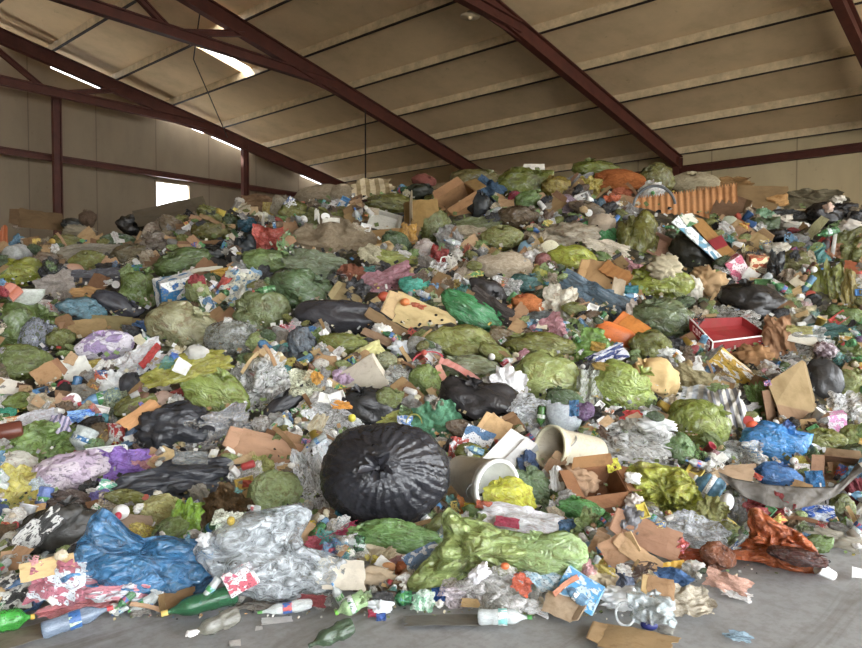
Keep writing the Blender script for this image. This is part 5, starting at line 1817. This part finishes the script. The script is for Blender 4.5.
PAL = {
    'bag': [('olive', '7c8444', 5), ('green', '6f8f52', 4), ('dark green', '4c6444', 3), ('pale green', '9db47c', 2), ('black', '26262a', 1.6), ('grey', '9d9d96', 2), ('brown', '7d6a50', 1.6), ('white', 'dcd8cc', 2), ('yellow', 'b8a444', 1), ('blue', '4a7eb0', .7), ('red', 'a8403c', .4), ('purple', '7a648e', .4)],
    'film': [('white', 'e4e2dc', 4), ('grey', '9c9a94', 3), ('green', '77935a', 3), ('black', '2c2b2d', 1.3), ('blue', '6f9cc0', 1.2), ('beige', 'bcae92', 2), ('pink', 'c88c92', .7), ('yellow', 'ccb850', .6), ('teal', '4f9088', .7), ('red', 'b04440', .6), ('brown', '705a44', 1.5)],
    'paper': [('white', 'eceae2', 5), ('cream', 'd8ccae', 3), ('tan', 'b89a70', 2.5), ('grey', 'a8a49c', 2), ('brown', '86694a', 1.5)],
    'print': [('red', 'c04a44', 2), ('blue', '4478b4', 2), ('white', 'e4e2dc', 3), ('yellow', 'd8b848', 1.2), ('green', '5f9a58', 1), ('orange', 'd07a3c', 1), ('pink', 'd48ca0', .8)],
    'card': [('tan', 'b8956a', 4), ('brown', '8d6d4a', 3), ('pale brown', 'cbaa80', 2)],
    'rag': [('grey', '8c867c', 3), ('brown', '6c5844', 3), ('dark', '3a3734', 3), ('beige', 'b0a284', 2), ('maroon', '7c3c3c', .8), ('blue', '4a5f7c', 1), ('pink', 'b88488', .6)],
    'pet': [('clear', 'ccd2d0', 5), ('blue', '7aa8c8', 2), ('green', '4f8a54', 2), ('brown', '7c5634', 1)],
    'hard': [('white', 'eceae4', 5), ('red', 'bc4640', 1), ('blue', '4c80b4', 1), ('yellow', 'd4b84c', .7), ('grey', '94948e', 1.5), ('green', '5c9058', .7)],
}
#        kind      weight  palette  size range (px)   aspect     noun           finish
FILL = [('bag',    17,    'bag',   (10, 24),  (.42, .72), 'bag', None),
        ('sheet',  22,    'film',  (8, 22),  (.4, .9),  'plastic film', None),
        ('clear',  12,     'film',  (8, 21),  (.5, .9),  'see-through film', None),
        ('wad',    12,    'paper', (5, 12),   (.6, .95), 'crumpled paper', None),
        ('paper',  5,     'paper', (7, 15),   (.5, .9),  'paper sheet', None),
        ('pack',   10,    'print', (6, 14),   (.5, .9),  'printed wrapper', None),
        ('card',   7,     'card',  (9, 24),   (.3, .8),  'cardboard scrap', None),
        ('rag',    7,     'rag',   (10, 26),  (.4, .8),  'rag', None),
        ('bottle', 6,     'pet',   (14, 26),  (.32, .4), 'bottle', None),
        ('can',    2,     'hard',  (9, 14),   (.5, .6),  'drink can', None),
        ('cup',    2.2,   'hard',  (8, 13),   (.7, .9),  'cup', None),
        ('lid',    1.5,   'hard',  (6, 11),   (.8, 1.0), 'round lid', None),
        ('tray',   2.5,   'hard',  (10, 20),  (.5, .8),  'food tray', None),
        ('stick',  2.5,   'card',  (14, 34),  (.1, .16), 'stick', None),
        ('tangle', 2.5,   'film',  (9, 20),   (.6, .9),  'plastic tangle', 'hard'),
        ('ball',   1.5,   'print', (4, 8),    (.9, 1.0), 'bottle cap', 'hard')]
def pick(ws):
    t = rng.random() * sum(ws)
    for i, w in enumerate(ws):
        t -= w
        if t <= 0: return i
    return len(ws) - 1
OVER = {'ball': ('stopper', 'cap')}
FILLERS = []
def crest(px): return float(tab(px, CXS, CYS))
def toe(px): return float(tab(px, TX, TY))
tries = 0
WANT = 1750
BIG = {'bag': (26, 46), 'sheet': (26, 44), 'rag': (24, 40), 'clear': (22, 38), 'card': (20, 34)}
count = {}
while len(FILLERS) < WANT and tries < 60000:
    tries += 1
    px, py = rng.uniform(-6, 868), rng.uniform(170, 616)
    if py < crest(px) - 1 or py > toe(px) - 3: continue
    gx, gy = int(np.clip(px / CELL, 0, GW - 1)), int(py / CELL)
    cv = cover[gy, gx]
    if cv > .9 or (cv > .6 and rng.random() > .12) or (0 < cv <= .6 and (len(FILLERS) < 170 or rng.random() > .3)): continue
    t = (py - crest(px)) / (toe(px) - crest(px))          # 0 at the crest, 1 at the toe
    wts = [f[1] for f in FILL]
    wts[0] *= 1.5 - t; wts[2] *= .4 + 1.3 * t; wts[3] *= .4 + .9 * t; wts[8] *= .3 + 1.6 * t; wts[5] *= .6 + .9 * t
    k = pick(wts)
    kind, _, pal, (a, c), (r0, r1), noun, fin = FILL[k]
    if count.get(kind, 0) >= (235 if kind == 'bag' else 280): continue
    cols_ = PAL[pal]
    ci = pick([q[2] * ((1.6 - t) if q[0] in ('olive', 'brown', 'black', 'dark', 'beige', 'tan', 'dark green') else (.45 + 1.1 * t)) for q in cols_])
    cn, hx, _ = cols_[ci]
    first = len(FILLERS) < 170            # the bags underneath come first, then what lies between them
    if first:
        if kind not in BIG or py > toe(px) - 34: continue
        a, c = BIG[kind]
    w = rng.uniform(a, c) * (.8 + .35 * t)
    if cv > 0:
        if kind in ('bag', 'sheet', 'card', 'rag', 'clear') and w > 15: continue
    h = w * rng.uniform(r0, r1)
    if kind == 'bottle' and cn == 'clear': cn = 'clear'
    name = OVER.get(kind, (None, None))[0]
    o = place(kind, px, py, w, h, rng.uniform(-70, 70) if kind != 'bag' else rng.uniform(-35, 35), hx, fin=fin,
              hx2=rng.choice(('e8e4dc', '3a5a98', 'b8403c', 'd8c060', '4a8a50')) if pal == 'print' and fin is None else None,
              seed=rng.randrange(1000), on=not first, solid=first, name=name, yaw=rng.uniform(-40, 40) if kind in ('bottle', 'can', 'cup') else 0,
              parts=w > 15 or kind in ('bottle',), lift=rng.uniform(.05, .3))
    if kind in OVER: o['category'] = OVER[kind][1]
    count[kind] = count.get(kind, 0) + 1
    FILLERS.append((o, cn, noun, kind, w))
    stamp(px, py, w, h, .85 if first else .6, .5 if first else .8)

# ---- shreds and crumbs that nobody could count, in one object
chips = ['e8e6de', 'd6cbb0', '9a8a68', '6a7440', '2c2b2b', 'b08a5c', '8fa868', 'a8a8a4', 'b84c44', '5a88b4', 'd4b848']
cw = [3, 3, 4, 5, 5, 3, 3, 3, .5, .4, .3]
V, Fc, mi = [], [], []
n = 0
tX = rng.uniform
while n < 13500:
    px, py = tX(-10, 872), 172 + 450 * rng.random() ** .9
    out = n >= 9500                        # the heap goes on beyond both edges of the photograph
    if out: px = rng.choice((tX(-250, -5), tX(867, 1150)))
    if py < crest(px) or py > toe(px) + 20: continue
    edge = py > toe(px) - 8
    if edge and rng.random() > .5: continue
    s = heap_hit(px, py) 
    p, m = frame_at(px, py, s + (0 if edge or out else rng.uniform(.02, .14)), rng.uniform(0, 360), rng.uniform(-40, 70))
    if edge: p.z = max(p.z, .012)
    q = rng.uniform(.8, 2.6) * s / F * (.6 if edge else 2.6 if out else 1)
    a = q * rng.uniform(.3, 1)
    base = len(V)
    b0 = rng.uniform(-.4, .4)
    for x, z, y in ((-1, -1, b0), (0, -1, 0), (1, -1, b0), (1, 1, b0), (0, 1, rng.uniform(-.3, .3)), (-1, 1, b0)):
        V.append(p + m.to_3x3() @ Vector((x * q, y * q, z * a)))
    Fc += [[base, base + 1, base + 4, base + 5], [base + 1, base + 2, base + 3, base + 4]]
    c = pick(cw); mi += [c, c]
    n += 1
me = mk('litter', V, Fc, smooth=False)
for h in chips: me.materials.append(M(h, 'paper'))
me.polygons.foreach_set('material_index', mi)
lt = bpy.data.objects.new('litter_shreds', me); COL.objects.link(lt)
tag(lt, 'countless small shreds of paper and plastic strewn over the heap', 'litter', kind='stuff')

# ================================================================== WHAT THE PICTURE SHOWS OF EACH, AND ITS LABEL
ZB[:] = 1e9; ID[:] = -1
splat([o for o in sc.objects if o.type == 'MESH' and o.name != 'litter_shreds' and not o.get('kind') == 'structure'])
seen = {}
for g_, k_ in enumerate(ID):
    if k_ >= 0:
        e = seen.setdefault(roots[k_], [0, 0.0, 0.0])
        e[0] += 1; e[1] += (g_ % GW) * CELL; e[2] += (g_ // GW) * CELL

DROPPED = []
def drop(o):
    DROPPED.extend(list(o.children) + [o])
MARKS = []
gone = 0
for (o, ref, extra, lm, cx, cy, w, h) in list(HAND):
    e = seen.get(o.name)
    if e and lm:
        MARKS.append((ref, e[1] / e[0], e[2] / e[0], w, h))
used = set()
KEEPN = 4
hand_kept = []
for rec in HAND:
    o, ref, extra, lm, cx, cy, w, h = rec
    e = seen.get(o.name)
    if not e:
        print('HIDDEN', ref, cx, cy)
        drop(o); continue
    hand_kept.append((*rec, e[1] / e[0], e[2] / e[0]))
for rec in hand_kept:
    o, ref, extra, lm = rec[:4]
    if extra:
        lb = (ref + ' ' + extra)
        if lb in used: print('DUP', lb)
        used.add(lb); o['label'] = lb

def say_where(noun, x, y, own=None):
    """Words that single the thing out by the pieces around it, which can be found in the picture."""
    ms = sorted((((mx - x) / 1.0) ** 2 + ((my - y) / .9) ** 2 - .06 * (w * w + h * h), ref, mx, my, w, h) for ref, mx, my, w, h in MARKS if ref != own)[:14]
    out = []
    for d, ref, mx, my, w, h in ms[:7]:
        dx, dy = x - mx, y - my
        if abs(dx) < .42 * w and abs(dy) < .42 * h:
            out.append('%s lying on the %s' % (noun, ref))
        elif abs(dx) <= max(6, .45 * w):
            out.append('%s just %s the %s' % (noun, 'above' if dy < 0 else 'below', ref))
        for d2, r2, m2x, m2y, w2, h2 in ms:
            if r2 == ref: continue
            ax, ay = m2x - mx, m2y - my
            L = math.hypot(ax, ay)
            if L < 1: continue
            t = (dx * ax + dy * ay) / L
            off = abs(dx * ay - dy * ax) / L
            if .12 * L < t < .88 * L and off < .35 * L:
                a, c = (ref, r2)
                out.append('%s between the %s and the %s' % (noun, a, c) if .3 * L < t < .7 * L else '%s beside the %s towards the %s' % (noun, a, c))
    return out
def label_it(o, nouns, x, y, own=None):
    for noun in nouns:
        for lb in say_where(noun, x, y, own):
            if lb not in used and 4 <= len(lb.split()) <= 16:
                used.add(lb); o['label'] = lb
                return True
    return False
for rec in hand_kept:
    o, ref, extra, lm = rec[:4]
    if not extra:
        if not label_it(o, [ref, 'lone ' + ref], rec[-2], rec[-1], ref):
            o['label'] = ref + ' on the slope of the heap'
SHAPE = {'bag': ('filled', 'slack'), 'sheet': ('limp', 'folded'), 'clear': ('wrinkled', 'empty')}
nkept = 0
for o, cn, noun, kind, w in FILLERS:
    e = seen.get(o.name)
    if not e or e[0] < KEEPN:
        drop(o); gone += 1; continue
    x, y = e[1] / e[0], e[2] / e[0]
    big = 'small ' if w < 14 else ('large ' if w > 24 else '')
    n0 = '%s %s' % (cn, noun) if not (False) else noun
    tries_ = [n0, big + n0, 'dirty ' + n0, 'half buried ' + n0, 'crushed ' + n0, 'tilted ' + n0]
    if not label_it(o, tries_, x, y):
        drop(o); gone += 1; continue
    o['group'] = 'loose ' + noun + ' on the heap'
    nkept += 1
bpy.data.batch_remove(DROPPED)
print('hand', len(hand_kept), 'fillers kept', nkept, 'dropped', gone, 'tries', tries, count)
